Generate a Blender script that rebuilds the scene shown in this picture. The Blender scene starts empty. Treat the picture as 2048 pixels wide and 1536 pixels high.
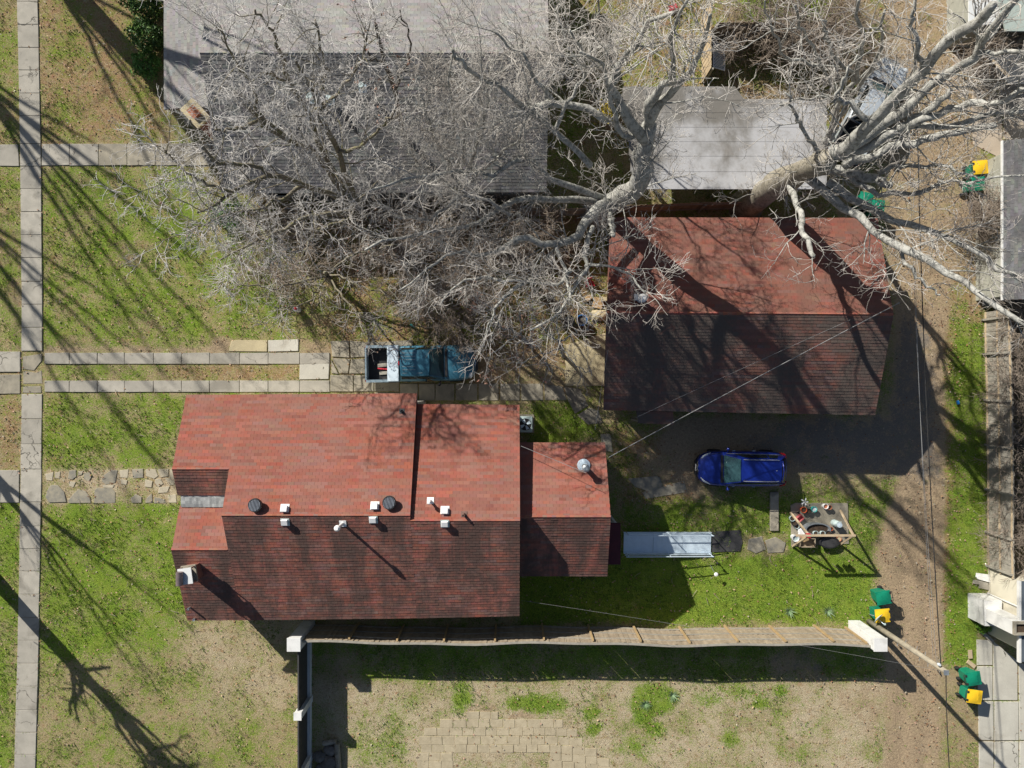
import bpy, math, random
import numpy as np
from mathutils import Vector, Matrix

# ------------------------------------------------------------------ camera, sky, sun, exposure
sc = bpy.context.scene
COL = sc.collection
H = 36.4            # drone height above the ground (m)
F = 1421.0          # focal length in photo pixels (2048 px wide)
cam_d = bpy.data.cameras.new('camera'); cam = bpy.data.objects.new('camera', cam_d); COL.objects.link(cam)
cam_d.sensor_width = 36.0; cam_d.lens = 36.0 * F / 2048.0
cam_d.clip_start = 0.5; cam_d.clip_end = 2000
cam.location = (0, 0, H); cam.rotation_euler = (0, 0, 0)
sc.camera = cam

SUN_EL = math.radians(32.0)
SH_ANG = math.radians(47.0)          # shadows fall to the right and down in the picture
SUNV = Vector((-math.cos(SH_ANG)*math.cos(SUN_EL), math.sin(SH_ANG)*math.cos(SUN_EL), math.sin(SUN_EL)))
world = bpy.data.worlds.new('World'); sc.world = world; world.use_nodes = True
wn = world.node_tree.nodes; wl = world.node_tree.links
sky = wn.new('ShaderNodeTexSky'); sky.sky_type = 'NISHITA'; sky.sun_disc = False
sky.sun_elevation = SUN_EL; sky.sun_rotation = math.atan2(SUNV.x, SUNV.y)
bgn = wn['Background']; bgn.inputs['Strength'].default_value = 0.05
wl.new(sky.outputs['Color'], bgn.inputs['Color'])
sd = bpy.data.lights.new('sun', 'SUN'); sd.energy = 5.0; sd.angle = math.radians(0.53); sd.color = (1.0, 0.95, 0.86)
so = bpy.data.objects.new('sun', sd); COL.objects.link(so)
so.rotation_euler = (-SUNV).to_track_quat('-Z', 'Y').to_euler(); so.location = (-40, 40, 60)
sc.view_settings.view_transform = 'Standard'; sc.view_settings.look = 'None'
sc.view_settings.exposure = 0.52; sc.view_settings.gamma = 1.0; sc.view_settings.use_curve_mapping = False

R = random.Random(7)
NR = np.random.default_rng(11)

# ------------------------------------------------------------------ helpers
def P(px, py, z=0.0):
    k = (H - z) / F
    return Vector(((px - 1024) * k, -(py - 768) * k, z))
def PP(pts, z=0.0):
    return [P(x, y, z) for x, y in pts]

class MB:
    """collects geometry for one mesh"""
    def __init__(s): s.v = []; s.f = []; s.c = []
    def add(s, vs, fs, c=None):
        o = len(s.v); s.v += [tuple(p) for p in vs]
        for q in fs: s.f.append(tuple(i + o for i in q)); s.c.append(c)
        return s
    def box(s, c, d, rz=0.0, M=None, col=None, taper=1.0):
        hx, hy, hz = d[0]/2, d[1]/2, d[2]/2
        vs = []
        for z in (-1, 1):
            t = taper if z > 0 else 1.0
            for x, y in ((-1,-1),(1,-1),(1,1),(-1,1)): vs.append(Vector((x*hx*t, y*hy*t, z*hz)))
        m = Matrix.Translation(Vector(c)) @ (M if M is not None else Matrix.Rotation(rz, 4, 'Z'))
        s.add([m @ p for p in vs], [(3,2,1,0),(4,5,6,7),(0,1,5,4),(1,2,6,5),(2,3,7,6),(3,0,4,7)], col)
        return s
    def beam(s, a, b, w, h, col=None, up=Vector((0,0,1))):
        a = Vector(a); b = Vector(b); d = b - a; L = d.length; d.normalize()
        if abs(d.dot(up)) > 0.98: up = Vector((1,0,0))
        x = d; y = up.cross(x).normalized(); z = x.cross(y)
        M = Matrix((x, y, z)).transposed().to_4x4()
        return s.box((a+b)/2, (L, w, h), M=M, col=col)
    def prism(s, poly, z0, z1, col=None, inset=0.0):
        n = len(poly); c = sum((Vector((p[0], p[1], 0)) for p in poly), Vector()) / n
        ar = sum(poly[i][0]*poly[(i+1)%n][1] - poly[(i+1)%n][0]*poly[i][1] for i in range(n))
        if ar < 0: poly = list(poly)[::-1]
        vs = [(p[0], p[1], z0) for p in poly]
        if inset:
            mid = [(p[0], p[1], z1 - inset*0.6) for p in poly]
            top = []
            for p in poly:
                v = Vector((p[0], p[1], 0)) - c; L = max(v.length, 1e-6); v *= (L - inset) / L
                top.append((c.x+v.x, c.y+v.y, z1))
            rings = [vs, mid, top]
        else:
            rings = [vs, [(p[0], p[1], z1) for p in poly]]
        allv = sum(rings, [])
        fs = [tuple(range((len(rings)-1)*n, len(rings)*n))]
        for k in range(len(rings)-1):
            for i in range(n):
                j = (i+1) % n; fs.append((k*n+i, k*n+j, (k+1)*n+j, (k+1)*n+i))
        return s.add(allv, fs, col)
    def tube(s, pts, rad, n=8, col=None, caps=True):
        pts = [Vector(p) for p in pts]
        if not hasattr(rad, '__len__'): rad = [rad]*len(pts)
        vs = []; prev = None
        for i, p in enumerate(pts):
            d = (pts[min(i+1, len(pts)-1)] - pts[max(i-1, 0)]).normalized()
            if prev is None:
                u = Vector((0,0,1)) if abs(d.z) < 0.9 else Vector((1,0,0))
                x = u.cross(d).normalized()
            else:
                x = (prev - d*prev.dot(d)).normalized()
            y = d.cross(x); prev = x
            for k in range(n):
                a = 2*math.pi*k/n; vs.append(p + (x*math.cos(a) + y*math.sin(a))*rad[i])
        fs = []
        for i in range(len(pts)-1):
            for k in range(n):
                j = (k+1) % n; fs.append((i*n+k, i*n+j, (i+1)*n+j, (i+1)*n+k))
        if caps: fs.append(tuple(range(n))[::-1]); fs.append(tuple(range((len(pts)-1)*n, len(pts)*n)))
        return s.add(vs, fs, col)
    def lathe(s, prof, c=(0,0,0), n=20, col=None, axis='Z', sx=1.0, sy=1.0, cap=True):
        """prof: (radius, height) list from bottom to top"""
        vs = []
        for r, z in prof:
            for k in range(n):
                a = 2*math.pi*k/n; x, y = r*math.cos(a)*sx, r*math.sin(a)*sy
                if axis == 'Z': p = (x, y, z)
                elif axis == 'Y': p = (x, z, -y)
                else: p = (z, x, y)
                vs.append((p[0]+c[0], p[1]+c[1], p[2]+c[2]))
        fs = []
        for i in range(len(prof)-1):
            for k in range(n):
                j = (k+1) % n; fs.append((i*n+k, i*n+j, (i+1)*n+j, (i+1)*n+k))
        if cap:
            fs.append(tuple(range(n))[::-1]); fs.append(tuple(range((len(prof)-1)*n, len(prof)*n)))
        return s.add(vs, fs, col)
    def patch(s, c00, c10, c11, c01, n=6, m=6, bulge=0.0, off=0.0, col=None, marg=(0,0,0,0)):
        c00, c10, c11, c01 = map(Vector, (c00, c10, c11, c01))
        nr = ((c10-c00).cross(c01-c00) + (c11-c10).cross(c01-c11)*-1)
        nr = (c11-c00).cross(c01-c10).normalized()
        vs = []
        for j in range(m+1):
            for i in range(n+1):
                u = marg[0] + (1-marg[0]-marg[1])*i/n; v = marg[2] + (1-marg[2]-marg[3])*j/m
                p = (c00*(1-u)+c10*u)*(1-v) + (c01*(1-u)+c11*u)*v
                b = bulge*(1-(2*u-1)**2)*(1-(2*v-1)**2) if bulge else 0
                vs.append(p + nr*(b+off))
        fs = [(j*(n+1)+i, j*(n+1)+i+1, (j+1)*(n+1)+i+1, (j+1)*(n+1)+i) for j in range(m) for i in range(n)]
        return s.add(vs, fs, col)
    def build(s, name, mat, parent=None, smooth=False, org=None, mesh_only=False, bevel=0):
        o = Vector(org) if org is not None else (Vector(parent.get('_o', (0,0,0))) if parent is not None else Vector())
        me = bpy.data.meshes.new(name)
        vs = [(p[0]-o.x, p[1]-o.y, p[2]-o.z) for p in s.v] if o.length else s.v
        me.from_pydata(vs, [], s.f)
        if any(c is not None for c in s.c):
            at = me.attributes.new('tint', 'FLOAT_COLOR', 'FACE')
            buf = np.ones((len(s.f), 4), np.float32)
            for i, c in enumerate(s.c):
                if c is not None: buf[i, :3] = c
            at.data.foreach_set('color', buf.ravel())
        if smooth: me.polygons.foreach_set('use_smooth', [True]*len(me.polygons))
        me.materials.append(mat)
        if mesh_only: return me
        ob = bpy.data.objects.new(name, me); COL.objects.link(ob)
        if parent is not None: ob.parent = parent
        elif o.length: ob.location = o
        if bevel:
            b = ob.modifiers.new('bevel', 'BEVEL'); b.width = bevel; b.segments = 2; b.limit_method = 'ANGLE'
        return ob

def np_mesh(name, V, Fq, mat, parent=None, tint=None, smooth=False):
    """V (n,3), Fq (m,k) numpy arrays -> object"""
    me = bpy.data.meshes.new(name)
    k = Fq.shape[1]
    me.vertices.add(len(V)); me.vertices.foreach_set('co', np.ascontiguousarray(V, np.float32).ravel())
    me.loops.add(Fq.size); me.loops.foreach_set('vertex_index', np.ascontiguousarray(Fq, np.int32).ravel())
    me.polygons.add(len(Fq)); me.polygons.foreach_set('loop_start', np.arange(0, Fq.size, k, dtype=np.int32))
    if smooth: me.polygons.foreach_set('use_smooth', np.ones(len(Fq), bool))
    if tint is not None:
        at = me.attributes.new('tint', 'FLOAT_COLOR', 'FACE')
        buf = np.ones((len(Fq), 4), np.float32); buf[:, :3] = tint
        at.data.foreach_set('color', buf.ravel())
    me.update(calc_edges=True); me.materials.append(mat)
    ob = bpy.data.objects.new(name, me); COL.objects.link(ob)
    if parent is not None: ob.parent = parent
    return ob

def tag(o, label=None, cat=None, group=None, kind=None):
    if label: o['label'] = label
    if cat: o['category'] = cat
    if group: o['group'] = group
    if kind: o['kind'] = kind
    return o
def thing(name, label, cat, loc=(0,0,0), rz=0.0, group=None):
    o = bpy.data.objects.new(name, None); COL.objects.link(o); o.empty_display_size = 0.2
    o.location = loc; o.rotation_euler = (0, 0, rz)
    return tag(o, label, cat, group)
def wthing(name, label, cat, loc, group=None):
    """thing whose parts are given in world coordinates"""
    o = thing(name, label, cat, loc, 0, group); o['_o'] = tuple(loc); return o
def link_mesh(name, me, parent=None, loc=(0,0,0), rot=(0,0,0), scale=(1,1,1)):
    o = bpy.data.objects.new(name, me); COL.objects.link(o)
    o.location = loc; o.rotation_euler = rot; o.scale = scale
    if parent is not None: o.parent = parent
    return o
def copy_tree(o, parent=None):
    c = o.copy(); COL.objects.link(c); c.parent = parent
    for ch in list(o.children): copy_tree(ch, c)
    return c

# ------------------------------------------------------------------ materials
def srgb(r, g, b):
    f = lambda c: (c/255/12.92) if c/255 <= 0.04045 else ((c/255+0.055)/1.055)**2.4
    return (f(r), f(g), f(b))
class NT:
    def __init__(s, name):
        s.m = bpy.data.materials.new(name); s.m.use_nodes = True
        s.n = s.m.node_tree.nodes; s.l = s.m.node_tree.links; s.b = s.n['Principled BSDF']
        s.geo = s.n.new('ShaderNodeNewGeometry')
    def pos(s): return s.geo.outputs['Position']
    def objc(s):
        t = s.n.new('ShaderNodeTexCoord'); return t.outputs['Object']
    def noise(s, scale, vec=None, detail=4, rough=0.6, dist=0.0, stretch=None):
        t = s.n.new('ShaderNodeTexNoise'); t.inputs['Scale'].default_value = scale
        t.inputs['Detail'].default_value = detail; t.inputs['Roughness'].default_value = rough
        t.inputs['Distortion'].default_value = dist
        v = vec if vec is not None else s.pos()
        if stretch is not None:
            mp = s.n.new('ShaderNodeMapping'); mp.inputs['Scale'].default_value = stretch
            s.l.new(v, mp.inputs['Vector']); v = mp.outputs['Vector']
        s.l.new(v, t.inputs['Vector']); return t.outputs['Fac']
    def ramp(s, fac, a, b, lo=0.0, hi=1.0):
        t = s.n.new('ShaderNodeMapRange'); t.interpolation_type = 'SMOOTHSTEP'
        for k, v in (('From Min', a), ('From Max', b), ('To Min', lo), ('To Max', hi)): t.inputs[k].default_value = v
        s.l.new(fac, t.inputs['Value']); return t.outputs['Result']
    def math(s, op, a, b):
        t = s.n.new('ShaderNodeMath'); t.operation = op
        for i, x in enumerate((a, b)):
            if isinstance(x, (int, float)): t.inputs[i].default_value = x
            else: s.l.new(x, t.inputs[i])
        return t.outputs[0]
    def mix(s, fac, a, b, mode='MIX'):
        t = s.n.new('ShaderNodeMix'); t.data_type = 'RGBA'; t.blend_type = mode
        for sock, x in ((t.inputs[0], fac), (t.inputs[6], a), (t.inputs[7], b)):
            if isinstance(x, (int, float)): sock.default_value = x
            elif isinstance(x, tuple): sock.default_value = (*x[:3], 1)
            else: s.l.new(x, sock)
        return t.outputs[2]
    def attr(s, name, out='Fac'):
        t = s.n.new('ShaderNodeAttribute'); t.attribute_name = name; return t.outputs[out]
    def rnd(s):
        t = s.n.new('ShaderNodeObjectInfo'); return t.outputs['Random']
    def bump(s, h, strength=0.4, dist=0.02):
        t = s.n.new('ShaderNodeBump'); t.inputs['Strength'].default_value = strength; t.inputs['Distance'].default_value = dist
        s.l.new(h, t.inputs['Height']); s.l.new(t.outputs['Normal'], s.b.inputs['Normal'])
    def out(s, col, rough=0.8, metal=0.0, spec=0.3, coat=0.0):
        if isinstance(col, tuple): s.b.inputs['Base Color'].default_value = (*col[:3], 1)
        else: s.l.new(col, s.b.inputs['Base Color'])
        if isinstance(rough, (int, float)): s.b.inputs['Roughness'].default_value = rough
        else: s.l.new(rough, s.b.inputs['Roughness'])
        s.b.inputs['Metallic'].default_value = metal; s.b.inputs['Specular IOR Level'].default_value = spec
        s.b.inputs['Coat Weight'].default_value = coat; s.b.inputs['Coat Roughness'].default_value = 0.06
        return s.m
def mat(name, c1, c2=None, scale=3.0, rough=0.8, metal=0.0, spec=0.3, coat=0.0, bump=0.0, rnd=0.0, fine=40.0, tint=False, dirt=None, crack=0.0):
    t = NT(name); c2 = c2 or tuple(x*0.75 for x in c1)
    f1 = t.ramp(t.noise(scale, detail=5), 0.3, 0.7); col = t.mix(f1, c1, c2)
    fn = t.noise(fine, detail=2)
    col = t.mix(t.ramp(fn, 0.3, 0.75, 0.0, 0.22), col, tuple(x*0.55 for x in c1))
    if dirt: col = t.mix(t.ramp(t.noise(scale*0.45, detail=6, dist=0.6), 0.52, 0.68, 0, 0.75), col, dirt)
    if crack:
        v = t.n.new('ShaderNodeTexVoronoi'); v.feature = 'DISTANCE_TO_EDGE'; v.inputs['Scale'].default_value = crack
        wv = t.n.new('ShaderNodeVectorMath'); wv.operation = 'ADD'; nv = t.n.new('ShaderNodeTexNoise'); nv.inputs['Scale'].default_value = 3.0; t.l.new(t.pos(), nv.inputs['Vector'])
        sv = t.n.new('ShaderNodeVectorMath'); sv.operation = 'SCALE'; sv.inputs['Scale'].default_value = .5; t.l.new(nv.outputs['Color'], sv.inputs[0])
        t.l.new(t.pos(), wv.inputs[0]); t.l.new(sv.outputs[0], wv.inputs[1]); t.l.new(wv.outputs[0], v.inputs['Vector'])
        cm = t.math('MULTIPLY', t.ramp(v.outputs['Distance'], .003, .010, .85, 0), t.ramp(t.noise(.35), .50, .60)); col = t.mix(cm, col, (.06,.055,.045))
    if rnd: col = t.mix(t.math('MULTIPLY', t.rnd(), rnd), col, tuple(x*0.45 for x in c1))
    if tint: col = t.mix(1.0, col, t.attr('tint', 'Color'), 'MULTIPLY')
    if bump: t.bump(fn, bump, 0.01)
    return t.out(col, rough, metal, spec, coat)

M = {}
M['concrete'] = mat('concrete', (.45,.42,.36), (.34,.32,.275), 1.4, .9, bump=.3, rnd=.42, fine=22, dirt=(.20,.185,.155), crack=.42)
M['concrete_old'] = mat('concrete_old', (.40,.36,.28), (.25,.23,.185), 1.9, .92, bump=.4, rnd=.4, fine=14, dirt=(.15,.135,.11), crack=.6)
M['concrete_tan'] = mat('concrete_tan', (.50,.43,.27), (.40,.34,.215), .9, .92, bump=.4, rnd=.1, fine=18, dirt=(.22,.185,.12))
M['concrete_pale'] = mat('concrete_pale', (.55,.53,.46), (.44,.42,.365), .8, .9, bump=.2, rnd=.2, fine=15, dirt=(.32,.29,.235), crack=.4)
M['apron_grey'] = mat('apron_grey', (.40,.40,.34), (.31,.31,.265), 1.2, .9, bump=.2, rnd=.15, fine=15, dirt=(.22,.215,.18), crack=.5)
M['concrete_pink'] = mat('concrete_pink', (.50,.42,.33), (.41,.34,.265), .6, .9, bump=.2, rnd=.12, fine=15, dirt=(.33,.25,.18))
M['flagstone'] = mat('flagstone', (.36,.325,.245), (.20,.195,.175), 2.6, .9, bump=.3, rnd=.35, fine=20)
M['flagstone_pale'] = mat('flagstone_pale', (.46,.41,.31), (.37,.33,.25), 2.5, .9, bump=.3, rnd=.25, fine=20)
M['paver'] = mat('paver', (.46,.395,.275), (.385,.325,.22), 3.0, .95, bump=.8, rnd=.22, fine=18, dirt=(.33,.28,.19))
M['white_paint'] = mat('white_paint', (.74,.74,.72), (.66,.66,.65), 2.5, .6, rnd=.08, dirt=(.5,.5,.48))
M['white_plastic'] = mat('white_plastic', (.82,.82,.82), (.76,.76,.76), 3, .45)
M['black_plastic'] = mat('black_plastic', (.02,.02,.022), (.03,.03,.032), 6, .5)
M['black_rubber'] = mat('black_rubber', (.018,.018,.018), (.03,.03,.03), 8, .85)
M['dark_metal'] = mat('dark_metal', (.05,.055,.06), (.08,.085,.09), 6, .45, .6)
M['slat_metal'] = mat('slat_metal', (.42,.45,.50), (.3,.33,.38), 6, .4, .4)
M['galv'] = mat('galv', (.46,.50,.52), (.34,.37,.39), 5, .45, .65, dirt=(.25,.26,.26))
M['alu'] = mat('alu', (.64,.75,.84), (.57,.68,.77), 4, .45, .15)  # bluish base: tint of skylit shade painted into the aluminium
M['rust'] = mat('rust', (.20,.12,.10), (.11,.07,.06), 6, .8, .2)
M['flue'] = mat('flue', (.26,.20,.20), (.17,.14,.145), 3, .5, .5)
M['wood_new'] = mat('wood_new', (.46,.33,.17), (.36,.25,.13), 5, .8, rnd=.35)
M['wood_grey'] = mat('wood_grey', (.38,.355,.30), (.27,.25,.215), 5, .9, rnd=.35, fine=60)
M['wood_brown'] = mat('wood_brown', (.42,.345,.25), (.30,.235,.165), 4, .85, rnd=.5, fine=60)
M['wood_dark'] = mat('wood_dark', (.045,.045,.047), (.07,.068,.066), 5, .7, rnd=.3)
M['wood_pale'] = mat('wood_pale', (.55,.44,.30), (.46,.35,.22), 5, .8, rnd=.2)
M['pole_wood'] = mat('pole_wood', (.38,.335,.25), (.24,.21,.165), 3, .9, fine=50)
M['siding'] = mat('siding', (.60,.57,.50), (.52,.49,.43), 2, .7)
M['brickwall'] = mat('brickwall', (.24,.10,.075), (.17,.075,.06), 5, .9)
M['deck'] = mat('deck', (.12,.06,.05), (.09,.05,.045), 3, .9)
M['trim_white'] = mat('trim_white', (.7,.7,.68), (.62,.62,.6), 3, .6)
M['maroon'] = mat('maroon', (.11,.022,.028), (.085,.02,.024), 3, .5)
M['flashing'] = mat('flashing', (.42,.43,.42), (.27,.28,.28), 2.2, .55, .35, fine=9)
M['glass'] = mat('glass', (.012,.018,.02), (.016,.022,.025), 2, .06, spec=.6)
M['glass_teal'] = mat('glass_teal', (.02,.055,.062), (.03,.07,.078), 1.3, .08, spec=.6)
M['blue_paint'] = mat('blue_paint', (.010,.03,.27), (.008,.024,.22), 2.5, .28, .25, spec=.5, coat=.6)
M['teal_paint'] = mat('teal_paint', (.05,.175,.255), (.04,.14,.21), 2.5, .34, .2, spec=.5, coat=.4)
M['white_car'] = mat('white_car', (.40,.44,.48), (.34,.38,.42), 2.5, .3, spec=.5, coat=.5)
M['chrome'] = mat('chrome', (.75,.75,.75), (.65,.65,.65), 5, .15, .9)
M['red_lens'] = mat('red_lens', (.45,.01,.015), (.35,.01,.012), 5, .2, spec=.5)
M['clear_lens'] = mat('clear_lens', (.62,.68,.72), (.5,.55,.6), 9, .12, spec=.6)
M['silver_trim'] = mat('silver_trim', (.55,.56,.55), (.45,.46,.45), 5, .3, .6)
M['cart_green'] = mat('cart_green', (.006,.215,.125), (.006,.18,.105), 3, .45, rnd=.12)
M['cart_yellow'] = mat('cart_yellow', (.78,.50,.02), (.70,.44,.02), 3, .45, rnd=.1)
M['blue_plastic'] = mat('blue_plastic', (.02,.22,.62), (.02,.18,.52), 3, .4)
M['red_plastic'] = mat('red_plastic', (.55,.035,.055), (.45,.03,.045), 3, .5)
M['pink_plastic'] = mat('pink_plastic', (.52,.13,.14), (.44,.11,.12), 3, .6)
M['teal_plastic'] = mat('teal_plastic', (.05,.48,.44), (.05,.4,.38), 3, .5)
M['orange_plastic'] = mat('orange_plastic', (.62,.13,.05), (.52,.10,.04), 3, .55)
M['terracotta'] = mat('terracotta', (.46,.17,.09), (.36,.13,.07), 4, .8)
M['soil'] = mat('soil', (.05,.035,.025), (.09,.06,.04), 14, .95)
M['bucket_grey'] = mat('bucket_grey', (.48,.58,.58), (.4,.5,.5), 4, .5)
M['cardboard'] = mat('cardboard', (.42,.29,.15), (.36,.24,.12), 4, .85)
M['rock'] = mat('rock', (.22,.20,.175), (.13,.12,.11), 5, .9, bump=.4, rnd=.4)
M['leaf_dark'] = mat('leaf_dark', (.035,.085,.025), (.06,.12,.03), 3, .5, tint=True)
M['weed'] = mat('weed', (.10,.18,.06), (.16,.24,.11), 4, .6, tint=True)
M['dead_leaf'] = mat('dead_leaf', (.8,.8,.8), (.7,.7,.7), 3, .8, tint=True)
M['blade'] = mat('blade', (.9,.9,.9), (.75,.75,.75), 2.0, .75, tint=True)
M['wire_black'] = mat('wire_black', (.02,.02,.02), (.03,.03,.03), 3, .6)
M['wire_pale'] = mat('wire_pale', (.34,.34,.34), (.28,.28,.28), 3, .5, .5)
M['mat_black'] = mat('mat_black', (.045,.045,.048), (.06,.06,.062), 2, .8)
t = NT('flatroof'); _c = t.mix(t.ramp(t.noise(.22, detail=7, rough=.62, dist=.3), .40, .60), (.40,.40,.41), (.16,.15,.135)); _c = t.mix(t.ramp(t.noise(2.2, detail=6, rough=.7), .5, .7, 0, .45), _c, (.22,.20,.18)); t.bump(t.noise(20), .3, .01); M['flatroof'] = t.out(_c, .85)
M['metal_white'] = mat('metal_white', (.7,.71,.7), (.6,.62,.62), 1.5, .5)
M['metal_green'] = mat('metal_green', (.40,.46,.42), (.33,.38,.35), 1.5, .5)
M['dark_shingle'] = mat('dark_shingle', (.085,.09,.095), (.05,.053,.058), 2.5, .95, fine=25)
M['sign_red'] = mat('sign_red', (.6,.06,.06), (.5,.05,.05), 3, .5)

def bark(name, a, b, c):
    t = NT(name)
    f = t.ramp(t.noise(2.2, detail=6, rough=.7), .35, .65)
    col = t.mix(f, a, b)
    col = t.mix(t.ramp(t.noise(6, detail=5, rough=.75), .47, .62, 0, .85), col, c)
    n = t.noise(26, detail=3); t.bump(n, .7, .03)
    return t.out(col, .9, 0, .2)
M['bark_pale'] = bark('bark_pale', (.47,.465,.43), (.33,.325,.30), (.16,.158,.14))
M['teal_faded'] = mat('teal_faded', (.22,.29,.34), (.17,.23,.28), 3, .5, spec=.4)
M['bark_trunk'] = bark('bark_trunk', (.34,.31,.25), (.25,.225,.18), (.14,.13,.10))
M['bark_moss'] = bark('bark_moss', (.24,.21,.16), (.17,.15,.12), (.14,.14,.06))
M['bark_dark'] = bark('bark_dark', (.13,.115,.10), (.09,.08,.07), (.16,.15,.13))
M['twig'] = mat('twig', (.60,.575,.54), (.36,.325,.29), .7, .85)
M['twig_brown'] = mat('twig_brown', (.36,.30,.24), (.26,.21,.17), 1.2, .85)
M['twig_silver'] = mat('twig_silver', (.66,.64,.62), (.46,.44,.42), .8, .8)

def shingle_mat(name, cols, stain=None, stain_amt=0.0, stain2=None, sdir=(1.0, .35, .35), bias=1.0):
    """cols: clean shingle colours; stain: algae streak colour"""
    t = NT(name)
    col = t.mix(1.0, cols, t.attr('tint', 'Color'), 'MULTIPLY')
    g = t.noise(55, detail=2); col = t.mix(t.ramp(g, .3, .75, 0, .28), col, tuple(x*.5 for x in cols))
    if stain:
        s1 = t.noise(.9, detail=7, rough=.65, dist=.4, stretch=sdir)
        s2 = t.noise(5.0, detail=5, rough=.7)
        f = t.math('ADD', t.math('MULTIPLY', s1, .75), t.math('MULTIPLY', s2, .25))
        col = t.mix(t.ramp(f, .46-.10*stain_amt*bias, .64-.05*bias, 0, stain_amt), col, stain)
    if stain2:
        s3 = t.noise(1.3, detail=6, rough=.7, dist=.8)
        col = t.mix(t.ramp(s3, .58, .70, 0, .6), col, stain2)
    t.bump(g, .35, .006)
    return t.out(col, .92, 0, .2)
M['shingle_red'] = shingle_mat('shingle_red', (.275,.101,.073), (.255,.128,.103), .42)
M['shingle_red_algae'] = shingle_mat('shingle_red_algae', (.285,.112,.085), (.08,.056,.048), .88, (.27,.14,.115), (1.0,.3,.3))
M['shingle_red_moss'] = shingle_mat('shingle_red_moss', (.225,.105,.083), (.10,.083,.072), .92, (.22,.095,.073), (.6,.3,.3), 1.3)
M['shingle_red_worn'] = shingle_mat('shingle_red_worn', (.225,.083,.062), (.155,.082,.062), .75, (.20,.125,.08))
M['shingle_grey'] = shingle_mat('shingle_grey', (.31,.30,.29), (.22,.21,.205), .6)
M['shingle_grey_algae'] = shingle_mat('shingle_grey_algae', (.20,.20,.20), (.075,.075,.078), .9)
M['cream_wall'] = mat('cream_wall', (.62,.58,.47), (.55,.51,.41), .8, .85, dirt=(.45,.42,.36))
M['slate_roof'] = mat('slate_roof', (.10,.12,.14), (.075,.09,.11), 1.0, .6)

# ------------------------------------------------------------------ ground: zones read off the plan
def vnoise(x, y, scale, seed=0, octaves=3):
    out = np.zeros_like(x); amp = 1.0; tot = 0
    for o in range(octaves):
        g = np.random.default_rng(seed*31+o).random((64, 64))
        u = x*scale*(2**o) + 17.3*o; v = y*scale*(2**o) + 5.1*o
        i = np.floor(u).astype(int); j = np.floor(v).astype(int); fu = u-i; fv = v-j
        fu = fu*fu*(3-2*fu); fv = fv*fv*(3-2*fv)
        a = g[i % 64, j % 64]; b = g[(i+1) % 64, j % 64]; c = g[i % 64, (j+1) % 64]; d = g[(i+1) % 64, (j+1) % 64]
        out += amp*((a*(1-fu)+b*fu)*(1-fv) + (c*(1-fu)+d*fu)*fv); tot += amp; amp *= .55
    return out/tot
def poly_sd(px, py, poly):
    """signed distance in pixels, negative inside"""
    n = len(poly); best = np.full(px.shape, 1e9); ins = np.zeros(px.shape, bool)
    for i in range(n):
        x0, y0 = poly[i]; x1, y1 = poly[(i+1) % n]
        dx, dy = x1-x0, y1-y0; L = dx*dx+dy*dy+1e-9
        t = np.clip(((px-x0)*dx+(py-y0)*dy)/L, 0, 1)
        best = np.minimum(best, np.hypot(px-x0-t*dx, py-y0-t*dy))
        cr = ((y0 > py) != (y1 > py)) & (px < dx*(py-y0)/(dy if abs(dy) > 1e-9 else 1e-9)+x0)
        ins ^= cr
    return np.where(ins, -best, best)
def rect(x0, y0, x1, y1): return [(x0,y0),(x1,y0),(x1,y1),(x0,y1)]
def ell(cx, cy, a, b, n=10): return [(cx+a*math.cos(2*math.pi*k/n), cy+b*math.sin(2*math.pi*k/n)) for k in range(n)]

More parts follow.
